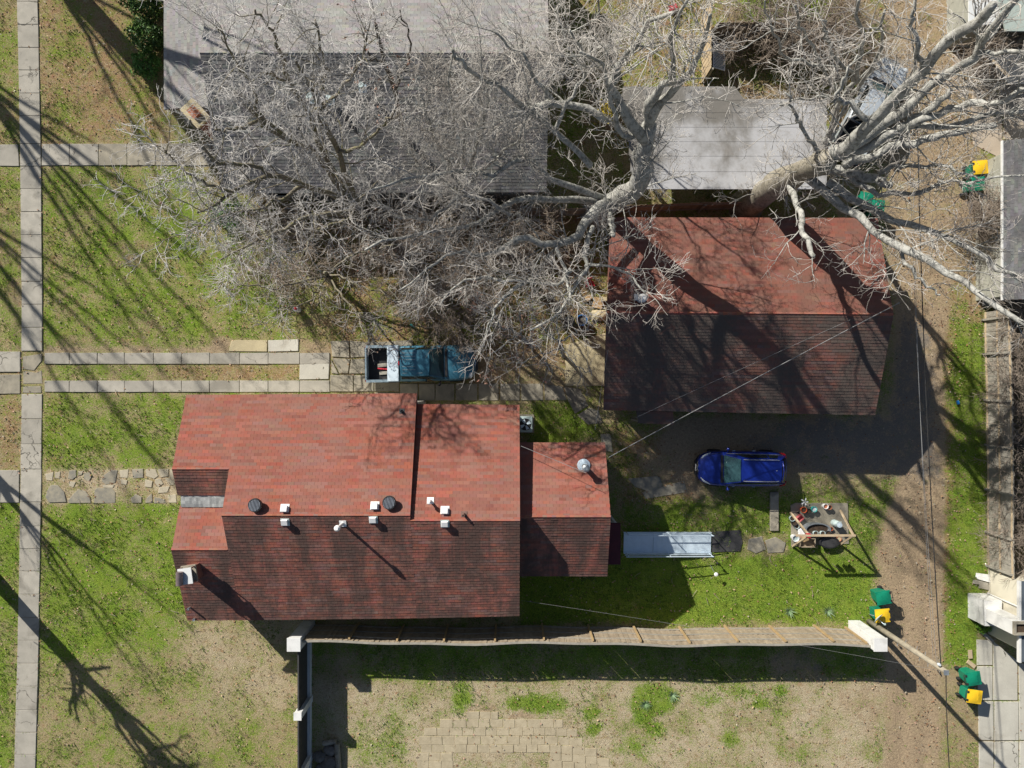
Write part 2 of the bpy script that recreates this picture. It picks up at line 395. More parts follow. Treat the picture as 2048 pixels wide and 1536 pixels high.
ALLEY = [(1560,838),(1780,832),(1790,640),(1775,540),(1780,300),(1770,-300),(1890,-300),(1900,300),(1905,560),(1888,700),(1890,1000),(1885,1300),(1878,1700),(1765,1700),(1770,1260),(1750,1100),(1800,950),(1590,948),(1400,962),(1310,890),(1350,838)]
ZONES = {
 'green': [
  (rect(-900,-600,3000,2200), .40, 60),
  ([(85,335),(420,335),(560,470),(640,640),(600,690),(85,695)], .60, 40), (rect(82,-100,325,285), .38, 25),
  (rect(-200,-100,38,700), .50, 30), (rect(-200,1010,36,1250), .80, 20), (rect(-200,1250,30,1700), .65, 30),
  (rect(-200,790,38,935), .30, 15), ([(88,790),(372,790),(352,935),(88,935)], .64, 12),
  ([(85,1012),(352,1012),(380,1240),(330,1330),(84,1330)], .74, 30), ([(80,1330),(330,1300),(590,1250),(590,1700),(78,1700)], .42, 40),
  ([(360,1245),(590,1250),(590,1400),(420,1400)], .26, 40),
  ([(1040,1050),(1240,1105),(1420,1105),(1740,1100),(1745,1245),(1040,1245)], .93, 14), ([(1250,1010),(1580,990),(1740,1000),(1745,1120),(1250,1110)], .74, 25),
  (rect(620,1290,1780,1360), .62, 12), (rect(630,1362,1760,1700), .31, 14),
  (ell(925,1395,20,32), .95, 10), (ell(1075,1408,70,17), .92, 10), (ell(1310,1398,45,34), .85, 14), (ell(1182,1423,20,10), .9, 6), (ell(1187,1458,16,14), .9, 6),
  (ell(1285,1410,26,40), .9, 10), (ell(1310,1462,20,14), .8, 8), (ell(1420,1400,20,14), .8, 8), (ell(1460,1480,18,12), .75, 8), (ell(1440,1385,90,14), .6, 14),
  (ell(1270,1500,60,20), .55, 20), (ell(760,1500,60,40), .55, 25), (ell(800,1430,30,30), .5, 15), (ell(1560,1380,16,12), .8, 6), (ell(1520,1405,16,12), .8, 6),
  ([(1900,640),(1968,640),(1975,1150),(1930,1330),(1890,1300),(1905,900)], .80, 20), ([(1905,1180),(1960,1180),(1950,1340),(1890,1330)], .97, 12),
  ([(1090,-100),(1410,-100),(1410,180),(1300,300),(1120,300)], .42, 40), (rect(1490,-100,1650,45), 1.0, 12),
  ([(1066,800),(1160,800),(1205,870),(1066,890)], .78, 12), ([(560,560),(900,560),(900,690),(600,700)], .42, 40),
  (rect(90,731,300,760), .5, 10), (rect(300,731,600,760), .34, 10), (ell(465,430,30,26), .9, 12),
 ],
 'leaf': [
  (rect(-900,-600,3000,2200), .22, 60),
  ([(640,430),(1215,420),(1215,700),(960,780),(660,690)], .78, 50), (rect(82,-100,325,285), .66, 30), (rect(-200,-100,38,600), .5, 30), ([(85,335),(560,335),(640,690),(85,695)], .38, 40), ([(85,1012),(352,1012),(380,1240),(84,1330)], .32, 20),
  ([(1090,-100),(1410,-100),(1410,180),(1300,300),(1120,300)], .62, 40), ([(1225,850),(1350,870),(1400,1000),(1390,1055),(1250,1060),(1225,900)], .66, 20),
  (rect(330,731,610,760), .62, 10), (rect(1834,940,1868,1700), .72, 12), ([(1890,640),(1930,640),(1912,1330),(1882,1330)], .70, 14),
  ([(1800,560),(1965,540),(1965,650),(1880,720)], .62, 25), ([(1600,-100),(1780,-100),(1780,330),(1640,330)], .55, 40), (rect(1880,-100,1945,640), .52, 20),
  (rect(90,945,350,1005), .35, 12), (rect(0,790,38,935), .6, 12), (rect(420,380,520,430), .8, 15), ([(1420,20),(1640,40),(1640,200),(1420,180)], .6, 30),
  ([(90,790),(130,790),(130,935),(90,935)], .6, 20), (rect(105,385,112,545), .9, 4), (rect(630,1362,1760,1700), .22, 14), (rect(1240,1020,1560,1060), .4, 20),
 ],
 'dirt': [
  (rect(-900,-600,3000,2200), .0, 60), (ALLEY, 1.0, 12), (rect(1780,-300,1960,560), .78, 25),
  ([(1260,890),(1340,910),(1400,950),(1400,1000),(1300,965)], .8, 15), ([(1640,1370),(1780,1365),(1780,1500),(1700,1450)], .55, 25),
  ([(880,700),(1130,690),(1130,790),(960,790)], .55, 30), ([(1010,1436),(1040,1418),(1075,1436)], .95, 6), ([(930,1412),(990,1405),(1000,1435),(940,1430)], .6, 10),
  ([(1500,170),(1640,190),(1620,300),(1480,200)], .7, 20), (rect(90,695,430,706), .8, 8), (rect(425,676,470,704), .8, 8), (rect(600,680,660,728), .8, 8),
  (rect(630,1300,720,1400), .45, 25), ([(1540,1310),(1640,1310),(1650,1360),(1540,1360)], .6, 20), (rect(1480,1066,1575,1112), .5, 12), (rect(350,850,366,935), .5, 8), (rect(90,940,352,1008), .35, 4),
  (rect(1945,560,1970,640), .6, 15), ([(1885,1300),(1960,1330),(1960,1700),(1880,1700)], .45, 20),
 ],
 'pale': [
  (rect(-900,-600,3000,2200), .0, 60), (rect(630,1362,1780,1700), .85, 20), ([(360,1245),(590,1250),(590,1420),(400,1420)], .6, 50), (rect(90,695,640,706), .5, 10), (rect(90,940,352,1008), .9, 4), ([(1280,910),(1400,950),(1400,990),(1300,965)], .6, 12),
 ],
 'gravel': [  # dark gravel grey, with shade beside garage and fence put into the colour
  (rect(-900,-600,3000,2200), .0, 60), ([(1560,838),(1780,832),(1800,640),(1860,640),(1880,960),(1590,948),(1480,900)], .75, 25), (rect(1560,1300,1760,1360), .4, 25),
 ]}
gx = np.unique(np.concatenate([[-420,-220,-110,-60,-40], np.arange(-32, 32.01, .25), [40,60,110,220,420]]))
gy = np.unique(np.concatenate([[-420,-220,-110,-60,-36], np.arange(-25, 25.01, .25), [36,60,110,220,420]]))
GX, GY = np.meshgrid(gx, gy); NX, NY = len(gx), len(gy)
gpx = GX*F/H + 1024; gpy = -GY*F/H + 768
def zone_at(px, py, ch):
    v = np.zeros(px.shape)
    for poly, val, fe in ZONES[ch]:
        m = np.clip(.5 - poly_sd(px, py, poly)/(2*fe), 0, 1); m = m*m*(3-2*m); v = v*(1-m) + val*m
    return v
zn = {k: zone_at(gpx, gpy, k) for k in ZONES}
zn['green'] *= 1-.93*zn['dirt']; zn['leaf'] = np.clip(zn['leaf'], 0, 1)
GZ = (vnoise(GX, GY, .45, 3)-.5)*.05 + (vnoise(GX, GY, 1.7, 4, 2)-.5)*.025
for xr in (1803, 1850):                                             # wheel ruts along the alley
    rel = np.abs(gpx - (xr + 6*np.sin(gpy/160.0)))
    GZ -= .045*np.exp(-(rel/9.0)**2)*(gpy > 300)*(zn['dirt'])
GZ[(np.abs(GX) > 31) | (np.abs(GY) > 24)] = 0
t = NT('ground')
A = {k: t.attr(k) for k in ZONES}
def zmask(att, nz, w=.14):
    n = t.ramp(t.math('ADD', t.math('MULTIPLY', nz, .55), t.math('MULTIPLY', nG, .45)), .34, .66); d = t.math('SUBTRACT', att, n); return t.ramp(d, -w, w)
nf = t.noise(34, detail=3, rough=.75); nH = t.noise(15, detail=3, rough=.7); nm = t.noise(9, detail=4, rough=.7)
nG = t.noise(13, detail=4, rough=.8); nA = t.noise(1.5, detail=8, rough=.72); nB = t.noise(2.9, detail=8, rough=.7, dist=.3); nC = t.noise(1.3, detail=7, rough=.7); nD = t.noise(.55, detail=4)
straw = t.mix(t.ramp(t.math('ADD', t.math('MULTIPLY', nf, .5), t.math('MULTIPLY', nH, .5)), .38, .62), (.42,.34,.20), (.20,.15,.085)); straw = t.mix(t.ramp(nD, .35, .65, 0, .5), straw, (.36,.29,.17))
straw = t.mix(t.math('MULTIPLY', A['pale'], t.ramp(nD, .34, .60, .35, .95)), straw, t.mix(t.ramp(nf, .34, .66), (.58,.50,.36), (.36,.29,.195)))
green = t.mix(t.ramp(t.math('ADD', t.math('MULTIPLY', nf, .5), t.math('MULTIPLY', nH, .5)), .38, .62), (.20,.33,.022), (.04,.095,.008)); green = t.mix(t.ramp(nC, .35, .7, 0, .5), green, (.24,.29,.035))
leaf = t.mix(t.ramp(nf, .35, .66), (.36,.22,.12), (.16,.095,.055)); leaf = t.mix(t.ramp(nm, .4, .7, 0, .6), leaf, (.44,.31,.19))
dirt = t.mix(t.ramp(nm, .3, .7), (.44,.335,.215), (.29,.215,.14)); dirt = t.mix(t.ramp(nf, .45, .75, 0, .6), dirt, (.22,.165,.115))
grav_shade = t.mix(t.ramp(t.noise(60, detail=2, rough=.8), .35, .65), (.125,.115,.105), (.23,.21,.19))
c = t.mix(zmask(A['leaf'], nB, .26), straw, leaf)
c = t.mix(zmask(A['dirt'], nC, .2), c, dirt)
c = t.mix(t.math('MULTIPLY', zmask(A['gravel'], nC, .3), .8), c, grav_shade)
c = t.mix(t.math('MULTIPLY', zmask(A['green'], t.math('ADD', t.math('MULTIPLY', nA, .6), t.math('MULTIPLY', nD, .4)), .30), .93), c, green)
hgt = t.math('ADD', nf, t.math('MULTIPLY', nm, .8)); t.bump(hgt, .9, .05)
M['ground'] = t.out(c, .95, 0, .15)

V = np.stack([GX, GY, GZ], -1).reshape(-1, 3)
ii, jj = np.meshgrid(np.arange(NX-1), np.arange(NY-1)); a = (jj*NX+ii).ravel()
FQ = np.stack([a, a+1, a+NX+1, a+NX], 1)
cx = gpx.ravel()[FQ].mean(1); cy = gpy.ravel()[FQ].mean(1)
in_al = poly_sd(cx, cy, ALLEY) < 0
for nm_, msk in (('ground', ~in_al), ('dirt_alley', in_al)):
    q = FQ[msk]; used = np.unique(q); rem = np.full(len(V), -1); rem[used] = np.arange(len(used))
    o = np_mesh(nm_, V[used], rem[q], M['ground'], smooth=True)
    for k in ZONES:
        at = o.data.attributes.new(k, 'FLOAT', 'POINT'); at.data.foreach_set('value', zn[k].ravel()[used].astype(np.float32))
    tag(o, kind='structure')

# ------------------------------------------------------------------ slabs, walks, drive
EXC = []
def setting(name):
    o = bpy.data.objects.new(name, None); COL.objects.link(o); o['kind'] = 'structure'; return o
def slab(parent, pts, m, z1=.055, name='slab', exc=True, gap=.5, jit=.6, tilt=.008, inset=.02):
    cx_ = sum(p[0] for p in pts)/len(pts); cy_ = sum(p[1] for p in pts)/len(pts)
    q = []
    for x, y in pts:
        d = max(math.hypot(x-cx_, y-cy_), 1e-6); k = (d-gap)/d
        q.append((cx_+(x-cx_)*k+R.uniform(-jit, jit)*.5, cy_+(y-cy_)*k+R.uniform(-jit, jit)*.5))
    if exc: EXC.append(pts)
    w = [P(x, y) for x, y in q]
    o = MB().prism([(p.x, p.y) for p in w], -.06, z1 + R.uniform(-tilt, tilt), inset=inset).build(name, m, parent)
    return o
EL = [(-300,30),(0,35),(300,41),(600,44),(760,44),(880,43),(1080,40),(1240,37),(1400,33),(1536,29),(1900,20)]
def exl(y):
    for (y0, x0), (y1, x1) in zip(EL, EL[1:]):
        if y0 <= y <= y1: return x0 + (x1-x0)*(y-y0)/(y1-y0)
    return 35
sw = setting('sidewalk')
ys = [-42,4,50,96,141,187,232,288,333,378,424,470,516,563,609,655,702]
ys2 = [788,838,888,938,1004,1052,1097,1142,1188,1234,1280,1326,1372,1419,1464,1508,1556]
for L in (ys, ys2):
    for y0, y1 in zip(L, L[1:]):
        w = 43 if y0 > 1200 else 42
        slab(sw, [(exl(y0), y0), (exl(y0)+w, y0), (exl(y1)+w, y1), (exl(y1), y1)], M['concrete'])
# broken patch where the drive crosses
for pts in ([(46,712),(84,708),(85,722),(70,742),(46,738)], [(46,742),(72,745),(85,740),(85,768),(46,768)], [(46,772),(84,772),(84,786),(46,786)]):
    slab(sw, pts, M['concrete_old'], .03, jit=2)
cw = setting('front_walk')
for x0, x1 in zip([-46,0,41], [0,41,41]):
    if x1 > x0: slab(cw, [(x0,289),(x1-3,289),(x1-1,333),(x0,333)], M['concrete'])
for k, (x0, x1) in enumerate(zip([84,140,198,255,312,368,424], [140,198,255,312,368,424,480])):
    slab(cw, [(x0,288-.2*k),(x1,288-.2*k),(x1,331),(x0,332)], M['concrete'] if k < 2 else M['concrete_old'])
slab(cw, [(-50,940),(40,940),(40,1005),(-50,1005)], M['concrete'])
# flagstone path to the front steps
fp = setting('flagstone_path')
stones = [[(91,948),(108,944),(106,962),(93,960)], [(111,944),(122,943),(121,958),(110,956)], [(139,941),(153,940),(154,954),(146,960),(136,957)],
 [(156,942),(167,941),(165,950),(157,951)], [(168,946),(180,942),(184,954),(178,964),(168,958)], [(207,950),(222,939),(236,940),(232,966),(212,970),(204,962)],
 [(239,940),(258,938),(257,956),(241,955)], [(264,939),(287,937),(288,956),(266,957)], [(291,938),(312,938),(317,952),(309,958),(292,952)],
 [(314,938),(338,938),(338,953),(322,955)], [(340,939),(352,939),(357,968),(346,966),(340,955)], [(95,978),(102,970),(117,969),(130,984),(134,1004),(98,1006),(91,994)],
 [(136,1002),(146,988),(158,978),(172,982),(181,994),(183,1006),(138,1007)], [(189,980),(194,975),(224,976),(232,984),(231,1006),(188,1007)],
 [(262,996),(272,988),(284,994),(284,1006),(264,1006)], [(290,1006),(294,994),(304,986),(306,1006)], [(308,1006),(309,994),(330,998),(334,1006)],
 [(336,990),(352,988),(354,1006),(338,1006)], [(138,962),(152,964),(148,975),(138,972)], [(205,970),(230,970),(228,976),(207,975)], [(311,958),(322,957),(328,968),(318,974),(310,966)],
 [(330,956),(345,957),(350,970),(338,970)], [(242,958),(256,960),(254,970),(243,968)], [(318,974),(340,972),(336,986),(316,986)], [(290,958),(306,962),(304,976),(290,974)]]
for k, s_ in enumerate(stones):
    slab(fp, s_, M['flagstone'] if k in (2,4,5,11,12,13,14,15,16,7) else M['flagstone_pale'], .035, name='stone', jit=1.2)
# drive strips
dr = setting('driveway')
xs = [90,140,196,250,308,364,420,480,537,600,660]
for x0, x1 in zip(xs, xs[1:]):
    slab(dr, [(x0,706),(x1,705),(x1,728),(x0,728)], M['concrete'])
for x0, x1 in zip(xs, xs[1:]):
    slab(dr, [(x0,761),(x1,761),(x1,784),(x0,784)], M['concrete'])
slab(dr, [(-46,703),(42,703),(42,744),(-46,744)], M['concrete']); slab(dr, [(-46,750),(42,749),(42,787),(-46,788)], M['concrete_old'])
slab(dr, [(462,682),(475,679),(535,681),(535,703),(458,703)], M['concrete_tan'], jit=2); slab(dr, [(537,681),(598,678),(598,703),(537,703)], M['concrete_pale'], jit=2)
slab(dr, [(600,729),(659,727),(659,759),(599,759)], M['concrete_pale'], jit=2)
for q in ([(662,683),(698,681),(700,716),(664,714)], [(700,681),(736,684),(738,714),(701,716)], [(663,716),(700,718),(696,747),(680,748)], [(702,718),(738,716),(738,747),(699,748)],
          [(662,720),(678,748),(662,747)], [(738,684),(826,681),(826,700),(738,700)], [(740,702),(948,702),(948,744),(740,745)]):
    slab(dr, q, M['concrete_old'], jit=2)
for x0, x1 in ((661,707),(708,748),(749,799)): slab(dr, [(x0,750),(x1,750),(x1,783),(x0,783)], M['concrete_old'])
for x0, x1 in ((750,800),(800,836),(838,870),(871,909),(911,955),(957,998),(1000,1040),(1042,1086)):
    slab(dr, [(x0,767 if x0 > 799 else 785),(x1,767 if x0 > 799 else 785),(x1,801),(x0,801)], M['concrete_old'])
gw = setting('garden_path')
for q in ([(1088,768),(1126,772),(1134,800),(1090,800)], [(1128,773),(1160,778),(1178,812),(1150,828),(1136,802)], [(1180,814),(1198,822),(1206,846),(1176,850),(1154,830)], [(1200,868),(1222,866),(1226,905),(1204,900)]):
    slab(gw, q, M['concrete_old'], .04, jit=1.5)
for q in ([(1496,1078),(1524,1073),(1532,1098),(1512,1107),(1494,1098)], [(1530,1080),(1552,1073),(1572,1086),(1568,1104),(1536,1106)]):
    slab(gw, q, M['flagstone'], .04, name='stone', jit=2)
for q in ([(1256,958),(1318,951),(1326,970),(1300,985),(1270,975)], [(1322,972),(1370,960),(1374,984),(1290,998),(1284,986)]):
    slab(gw, q, M['flagstone'], .035, jit=3)
sp = setting('parking_pad')
slab(sp, [(1131,690),(1214,664),(1214,772),(1131,772)], M['concrete_tan'], .04, jit=2)
pp = setting('patio_pad')
slab(pp, [(1580,1010),(1590,1005),(1695,1006),(1697,1088),(1582,1093)], M['concrete_old'], .06, jit=1, exc=True)
ap = setting('concrete_apron')
for q in ([(1944,168),(1994,166),(1994,232),(1942,232)], [(1996,166),(2060,166),(2060,232),(1996,232)], [(1942,234),(2004,234),(2004,320),(1946,290)], [(2006,234),(2100,234),(2100,279),(2006,279)], [(1900,110),(1990,100),(1994,164),(1945,165)]):
    slab(ap, q, M['concrete_pink'], .04, jit=1)
for q in ([(1972,330),(2005,330),(2005,400),(1970,420)], [(1968,424),(2005,404),(2005,500),(1966,500)], [(1966,502),(2005,502),(2005,612),(1964,612)]):
    slab(ap, q, M['apron_grey'], .05, jit=1)
for q in ([(1952,1278),(1984,1280),(1984,1330),(1953,1330)], [(1953,1332),(1984,1332),(1984,1400),(1955,1400)], [(1955,1402),(1986,1402),(1986,1480),(1957,1480)], [(1957,1482),(1986,1482),(1986,1560),(1957,1560)],
          [(1986,1282),(2034,1320),(2034,1400),(1986,1400)], [(1988,1402),(2036,1402),(2036,1480),(1988,1480)], [(1988,1482),(2036,1482),(2036,1560),(1988,1560)], [(2036,1325),(2110,1330),(2110,1480),(2038,1480)], [(2038,1482),(2110,1482),(2110,1560),(2038,1560)]):
    slab(ap, q, M['concrete_pale'], .06, jit=.4)

# curved paver patio of split blocks
pv = setting('paver_patio')
rows = [(933,992,1423,1438), (886,1122,1438,1455), (848,1150,1455,1471), (844,1216,1472,1489), (842,1228,1489,1505), (838,1240,1505,1521), (834,1256,1521,1540)]
for k, (x0, x1, y0, y1) in enumerate(rows):
    x = x0 + (k % 2)*-6
    while x < x1-6:
        w = R.choice([22, 24, 26]); xe = min(x+w, x1+4)
        cxx = (x+xe)/2
        inn = (900 < cxx < 1096 and y0 > 1498)
        edge = 1150 + (y0-1455)*1.5
        if not inn and cxx < max(edge, 1124):
            drop = max(0, (cxx-1090)/140)**2*16
            slab(pv, [(x, y0+drop), (xe, y0+drop*1.12), (xe, y1+drop*1.12), (x, y1+drop)], M['paver'], .015+R.uniform(0,.02), name='paver', gap=.3, jit=1.0, inset=.012)
        x = xe + .4
EXC_HARD = list(EXC)

# ------------------------------------------------------------------ grass blades, dead grass and fallen leaves (nobody could count them)
BUILT = [rect(395,800,1030,1190), rect(1040,890,1205,1120), rect(1240,470,1720,790), rect(340,-50,1080,410), rect(1640,1340,1640,1340)]
def scatter(n, prob, seed, edge=-1.6):
    g = np.random.default_rng(seed)
    x = g.uniform(-27.5, 27.5, n); y = g.uniform(-21, 21, n); px = x*F/H+1024; py = -y*F/H+768
    ok = g.random(n) < prob(px, py)
    x, y, px, py = x[ok], y[ok], px[ok], py[ok]
    bad = np.zeros(len(x), bool)
    nh = len(EXC_HARD)
    for pi_, poly in enumerate(EXC_HARD + BUILT):
        xs_ = [p[0] for p in poly]; ys_ = [p[1] for p in poly]
        cand = (px > min(xs_)-2) & (px < max(xs_)+2) & (py > min(ys_)-2) & (py < max(ys_)+2) & ~bad
        if cand.any():
            idx = np.where(cand)[0]; sdv = poly_sd(px[idx], py[idx], poly); bad[idx[sdv < (edge if poly is not None and pi_ < nh else 1.0)]] = True
    return x[~bad], y[~bad], px[~bad], py[~bad], g
def blades(name, label, cat, n, prob, seed, cols, ln=(.05,.11), wd=.018, lean=.7, per=3):
    x, y, px, py, g = scatter(n, prob, seed)
    x = np.repeat(x, per)+g.normal(0,.03,len(x)*per); y = np.repeat(y, per)+g.normal(0,.03,len(y)*per); N = len(x)
    a = g.uniform(0, 2*np.pi, N); L = g.uniform(*ln, N); le = g.uniform(.2, lean, N)
    dx, dy = np.cos(a), np.sin(a); w = wd*g.uniform(.7,1.3,N)
    b0 = np.stack([x-dy*w/2, y+dx*w/2, np.zeros(N)], 1); b1 = np.stack([x+dy*w/2, y-dx*w/2, np.zeros(N)], 1)
    tp = np.stack([x+dx*L*le*1.2, y+dy*L*le*1.2, L*np.sqrt(np.maximum(.05,1-le*le))], 1)
    VV = np.concatenate([b0, b1, tp]); FF = np.stack([np.arange(N), np.arange(N)+N, np.arange(N)+2*N], 1)
    cc = np.array(cols)[g.integers(0, len(cols), N)]*g.uniform(.7,1.3,(N,1))
    o = np_mesh(name, VV, FF, M['blade'], tint=cc); return tag(o, label, cat, kind='stuff')
zg = lambda px, py: zone_at(px, py, 'green')*(1-.85*zone_at(px, py, 'dirt'))
def pg(px, py):
    x = (px-1024)*H/F; y = -(py-768)*H/F
    return np.clip((zg(px, py) - (vnoise(x, y, .8, 9, 4)*1.9-.45))*2.2+.25, 0, 1)
blades('grass', 'short green winter grass across the lawns', 'grass', 150000, pg, 5, [(.15,.27,.025),(.20,.32,.03),(.09,.19,.016),(.27,.33,.06),(.06,.13,.012)], (.07,.16), .026)
def pdry(px, py): return np.clip((1-zone_at(px,py,'green'))*.55*(1-zone_at(px,py,'dirt')), 0, 1)
blades('dry_grass', 'dry straw coloured grass between the green patches', 'dry grass', 80000, pdry, 6, [(.50,.40,.23),(.40,.31,.17),(.32,.24,.13),(.56,.47,.30),(.26,.19,.10)], (.06,.15), .022, .95)
def pleaf(px, py):
    x = (px-1024)*H/F; y = -(py-768)*H/F
    return np.clip(zone_at(px,py,'leaf')*(.25+vnoise(x, y, .9, 21, 4)*.9)*.85, 0, 1)
x, y, px_, py_, g = scatter(95000, pleaf, 8, -4.0); N = len(x)
a = g.uniform(0, 2*np.pi, N); s_ = g.uniform(.03,.065,N); dx, dy = np.cos(a)*s_, np.sin(a)*s_; tz = g.normal(0,.018,(4,N)); z0 = g.uniform(.03,.085,N)
VV = np.concatenate([np.stack([x+dx, y+dy, z0+tz[0]],1), np.stack([x-dy*.6, y+dx*.6, z0+tz[1]],1), np.stack([x-dx, y-dy, z0+tz[2]],1), np.stack([x+dy*.6, y-dx*.6, z0+tz[3]],1)])
FF = np.stack([np.arange(N)+k*N for k in range(4)], 1)
LC = np.array([(.42,.25,.13),(.34,.17,.09),(.50,.36,.23),(.26,.14,.08),(.52,.33,.25),(.45,.40,.31)])
tag(np_mesh('fallen_leaves', VV, FF, M['dead_leaf'], tint=LC[g.integers(0,len(LC),N)]*g.uniform(.7,1.25,(N,1))), 'brown fallen leaves littering the yards and alley verge', 'leaves', kind='stuff')

# dropped twigs lying under the trees
g = np.random.default_rng(91); n = 900; x = np.concatenate([g.uniform(-9,5,n//2), g.uniform(-24,20,n-n//2)]); y = np.concatenate([g.uniform(1.5,8,n//2), g.uniform(-14,18,n-n//2)]); a = g.uniform(0,2*np.pi,n); L = g.uniform(.12,.5,n); w = .011
d = np.stack([np.cos(a),np.sin(a),0*a],1); p_ = np.stack([-np.sin(a),np.cos(a),0*a],1); c0 = np.stack([x,y,0*x+.075],1); bend_ = p_*(g.uniform(-.15,.15,n)*L)[:,None]; up_ = np.array([[0,0,w*1.4]])
A0, A1, A2 = c0-d*L[:,None]/2, c0+bend_, c0+d*L[:,None]/2
VV = np.concatenate([A0-p_*w,A0+p_*w,A0+up_, A1-p_*w,A1+p_*w,A1+up_, A2-p_*w*.5,A2+p_*w*.5,A2+up_*.5]); I = np.arange(n)
FF = np.concatenate([np.stack([I+(s0+i)*n, I+(s0+j)*n, I+(s0+3+j)*n, I+(s0+3+i)*n],1) for s0 in (0,3) for i,j in ((0,2),(2,1))])
tag(np_mesh('fallen_twigs', VV, FF, M['twig_brown']), 'small dropped twigs scattered over lawns and walks', 'twigs', kind='stuff')

# ------------------------------------------------------------------ buildings
RED_T = [(1,1,1),(1.12,1.02,1.0),(.92,1.1,1.15),(.88,1.25,1.4),(1.06,.9,.85),(.84,.86,.9),(1.0,1.15,1.2)]
GREY_T = [(1,1,1),(1.1,1.1,1.1),(.9,.9,.92),(.82,.82,.84),(1.04,1.02,.98)]
def slope(parent, e0, e1, r1, r0, m, tints, course=.15, tab=.30, seed=1, thick=.12, wear=0.0):
    """one roof plane: deck with a child mesh of overlapping shingle tabs"""
    rg = random.Random(seed); e0, e1, r1, r0 = map(Vector, (e0, e1, r1, r0))
    n = (e1-e0).cross(r0-e0).normalized()
    if n.z < 0: n = -n
    dn = n*-thick
    dk = MB().add([e0, e1, r1, r0, e0+dn, e1+dn, r1+dn, r0+dn], [(0,1,2,3),(7,6,5,4),(0,4,5,1),(1,5,6,2),(2,6,7,3),(3,7,4,0)]).build('roof_slope', M['deck'], parent)
    nc = max(2, round(((r0-e0).length+(r1-e1).length)/2/course))
    mb = MB(); tc = tints[0]; run = 0; wv = [rg.uniform(-.006,.006) for _ in range(200)]
    for i in range(nc):
        v0 = i/nc; v1 = min(1.0, (i+1.18)/nc)
        a0 = e0.lerp(r0, v0); a1 = e1.lerp(r1, v0); b0 = e0.lerp(r0, v1); b1 = e1.lerp(r1, v1)
        L = (a1-a0).length; k0 = (i % 2)*.5 + rg.uniform(-.04,.04); x = -k0*tab
        while x < L:
            u0 = max(0, x+.0035)/L; u1 = min(L, x+tab-.0035)/L; x += tab
            if u1-u0 < .02/L: continue
            if run <= 0: tc = rg.choice(tints); run = rg.randint(1, 4); jt = rg.uniform(.86,1.1)
            run -= 1; c = tuple(q*jt*rg.uniform(.93,1.07) for q in tc)
            lift = .016+rg.uniform(-.003,.005)+ wv[i % 200]*.4; ud = (r0-e0).normalized()*rg.uniform(-.006,.006)
            p0 = a0.lerp(a1,u0)+n*lift+ud; p1 = a0.lerp(a1,u1)+n*lift+ud; p2 = b0.lerp(b1,u1)+n*.003; p3 = b0.lerp(b1,u0)+n*.003
            q0 = p0-n*(lift-.001); q1 = p1-n*(lift-.001)
            mb.add([p0,p1,p2,p3,q0,q1], [(0,1,2,3),(4,5,1,0)], c)
    s = mb.build('shingles', m, None); s.parent = dk; s['kind'] = 'stuff'
    o = Vector(parent.get('_o', (0,0,0))); s.location = -o
    return dk
def ridge(parent, a, b, m, tints, seed=1, w=.26):
    """saddle caps along a ridge"""
    rg = random.Random(seed); a = Vector(a); b = Vector(b); d = (b-a); L = d.length; d.normalize(); y = Vector((0,0,1)).cross(d).normalized()
    mb = MB(); k = int(L/.2)
    for i in range(k):
        p = a+d*(L*i/k); q = a+d*min(L, L*(i+1.25)/k); c = tuple(x*rg.uniform(.82,1.1) for x in rg.choice(tints)); h = .03
        dz = Vector((0,0,-w*.42))
        mb.add([p+y*w/2+dz+Vector((0,0,h+.012)), p+Vector((0,0,h+.014)), p-y*w/2+dz+Vector((0,0,h+.012)), q+y*w/2+dz+Vector((0,0,h-.006)), q+Vector((0,0,h)), q-y*w/2+dz+Vector((0,0,h-.006))],
               [(0,1,4,3),(1,2,5,4)], c)
    o = mb.build('ridge_caps', m, parent); o['kind'] = 'stuff'; return o
def walls(parent, x0, x1, y0, y1, z1, m, z0=0.0):
    return MB().box(((x0+x1)/2, (y0+y1)/2, (z0+z1)/2), (abs(x1-x0), abs(y1-y0), z1-z0)).build('wall', m, parent)
def gable(parent, pts, m, th=.1, ax='x'):
    """gable infill polygon, pts are world points in one vertical plane"""
    v = [Vector(p) for p in pts]; off = Vector((th,0,0)) if ax == 'x' else Vector((0,th,0)); n = len(v)
    fs = [tuple(range(n)), tuple(range(2*n-1, n-1, -1))]+[(i, (i+1) % n, n+(i+1) % n, n+i) for i in range(n)]
    return MB().add(v+[p+off for p in v], fs).build('gable', m, parent)
def window(parent, c, w, h, face):
    """face: +x -x +y -y"""
    dx, dy = {'+x':(1,0),'-x':(-1,0),'+y':(0,1),'-y':(0,-1)}[face]; c = Vector(c); s = (.06,w,h) if dx else (w,.06,h)
    f = MB()
    for k in (-1,1):
        f.box(c+Vector((0,0,k*h/2)), (.08 if dx else w+.1, w+.1 if dx else .08, .08)); f.box(c+(Vector((0,k*w/2,0)) if dx else Vector((k*w/2,0,0))), (.078 if dx else .08, .08 if dx else .078, h-.08))
    f.box(c, (.07 if dx else w-.08, w-.08 if dx else .07, .05))
    fr = f.build('window', M['trim_white'], parent)
    g = MB().box(c-Vector((dx*.015,dy*.015,0)), (.03 if dx else w-.06, w-.06 if dx else .03, h-.06)).build('pane', M['glass'], None)
    g.parent = fr; g.location = -Vector(parent.get('_o',(0,0,0)))

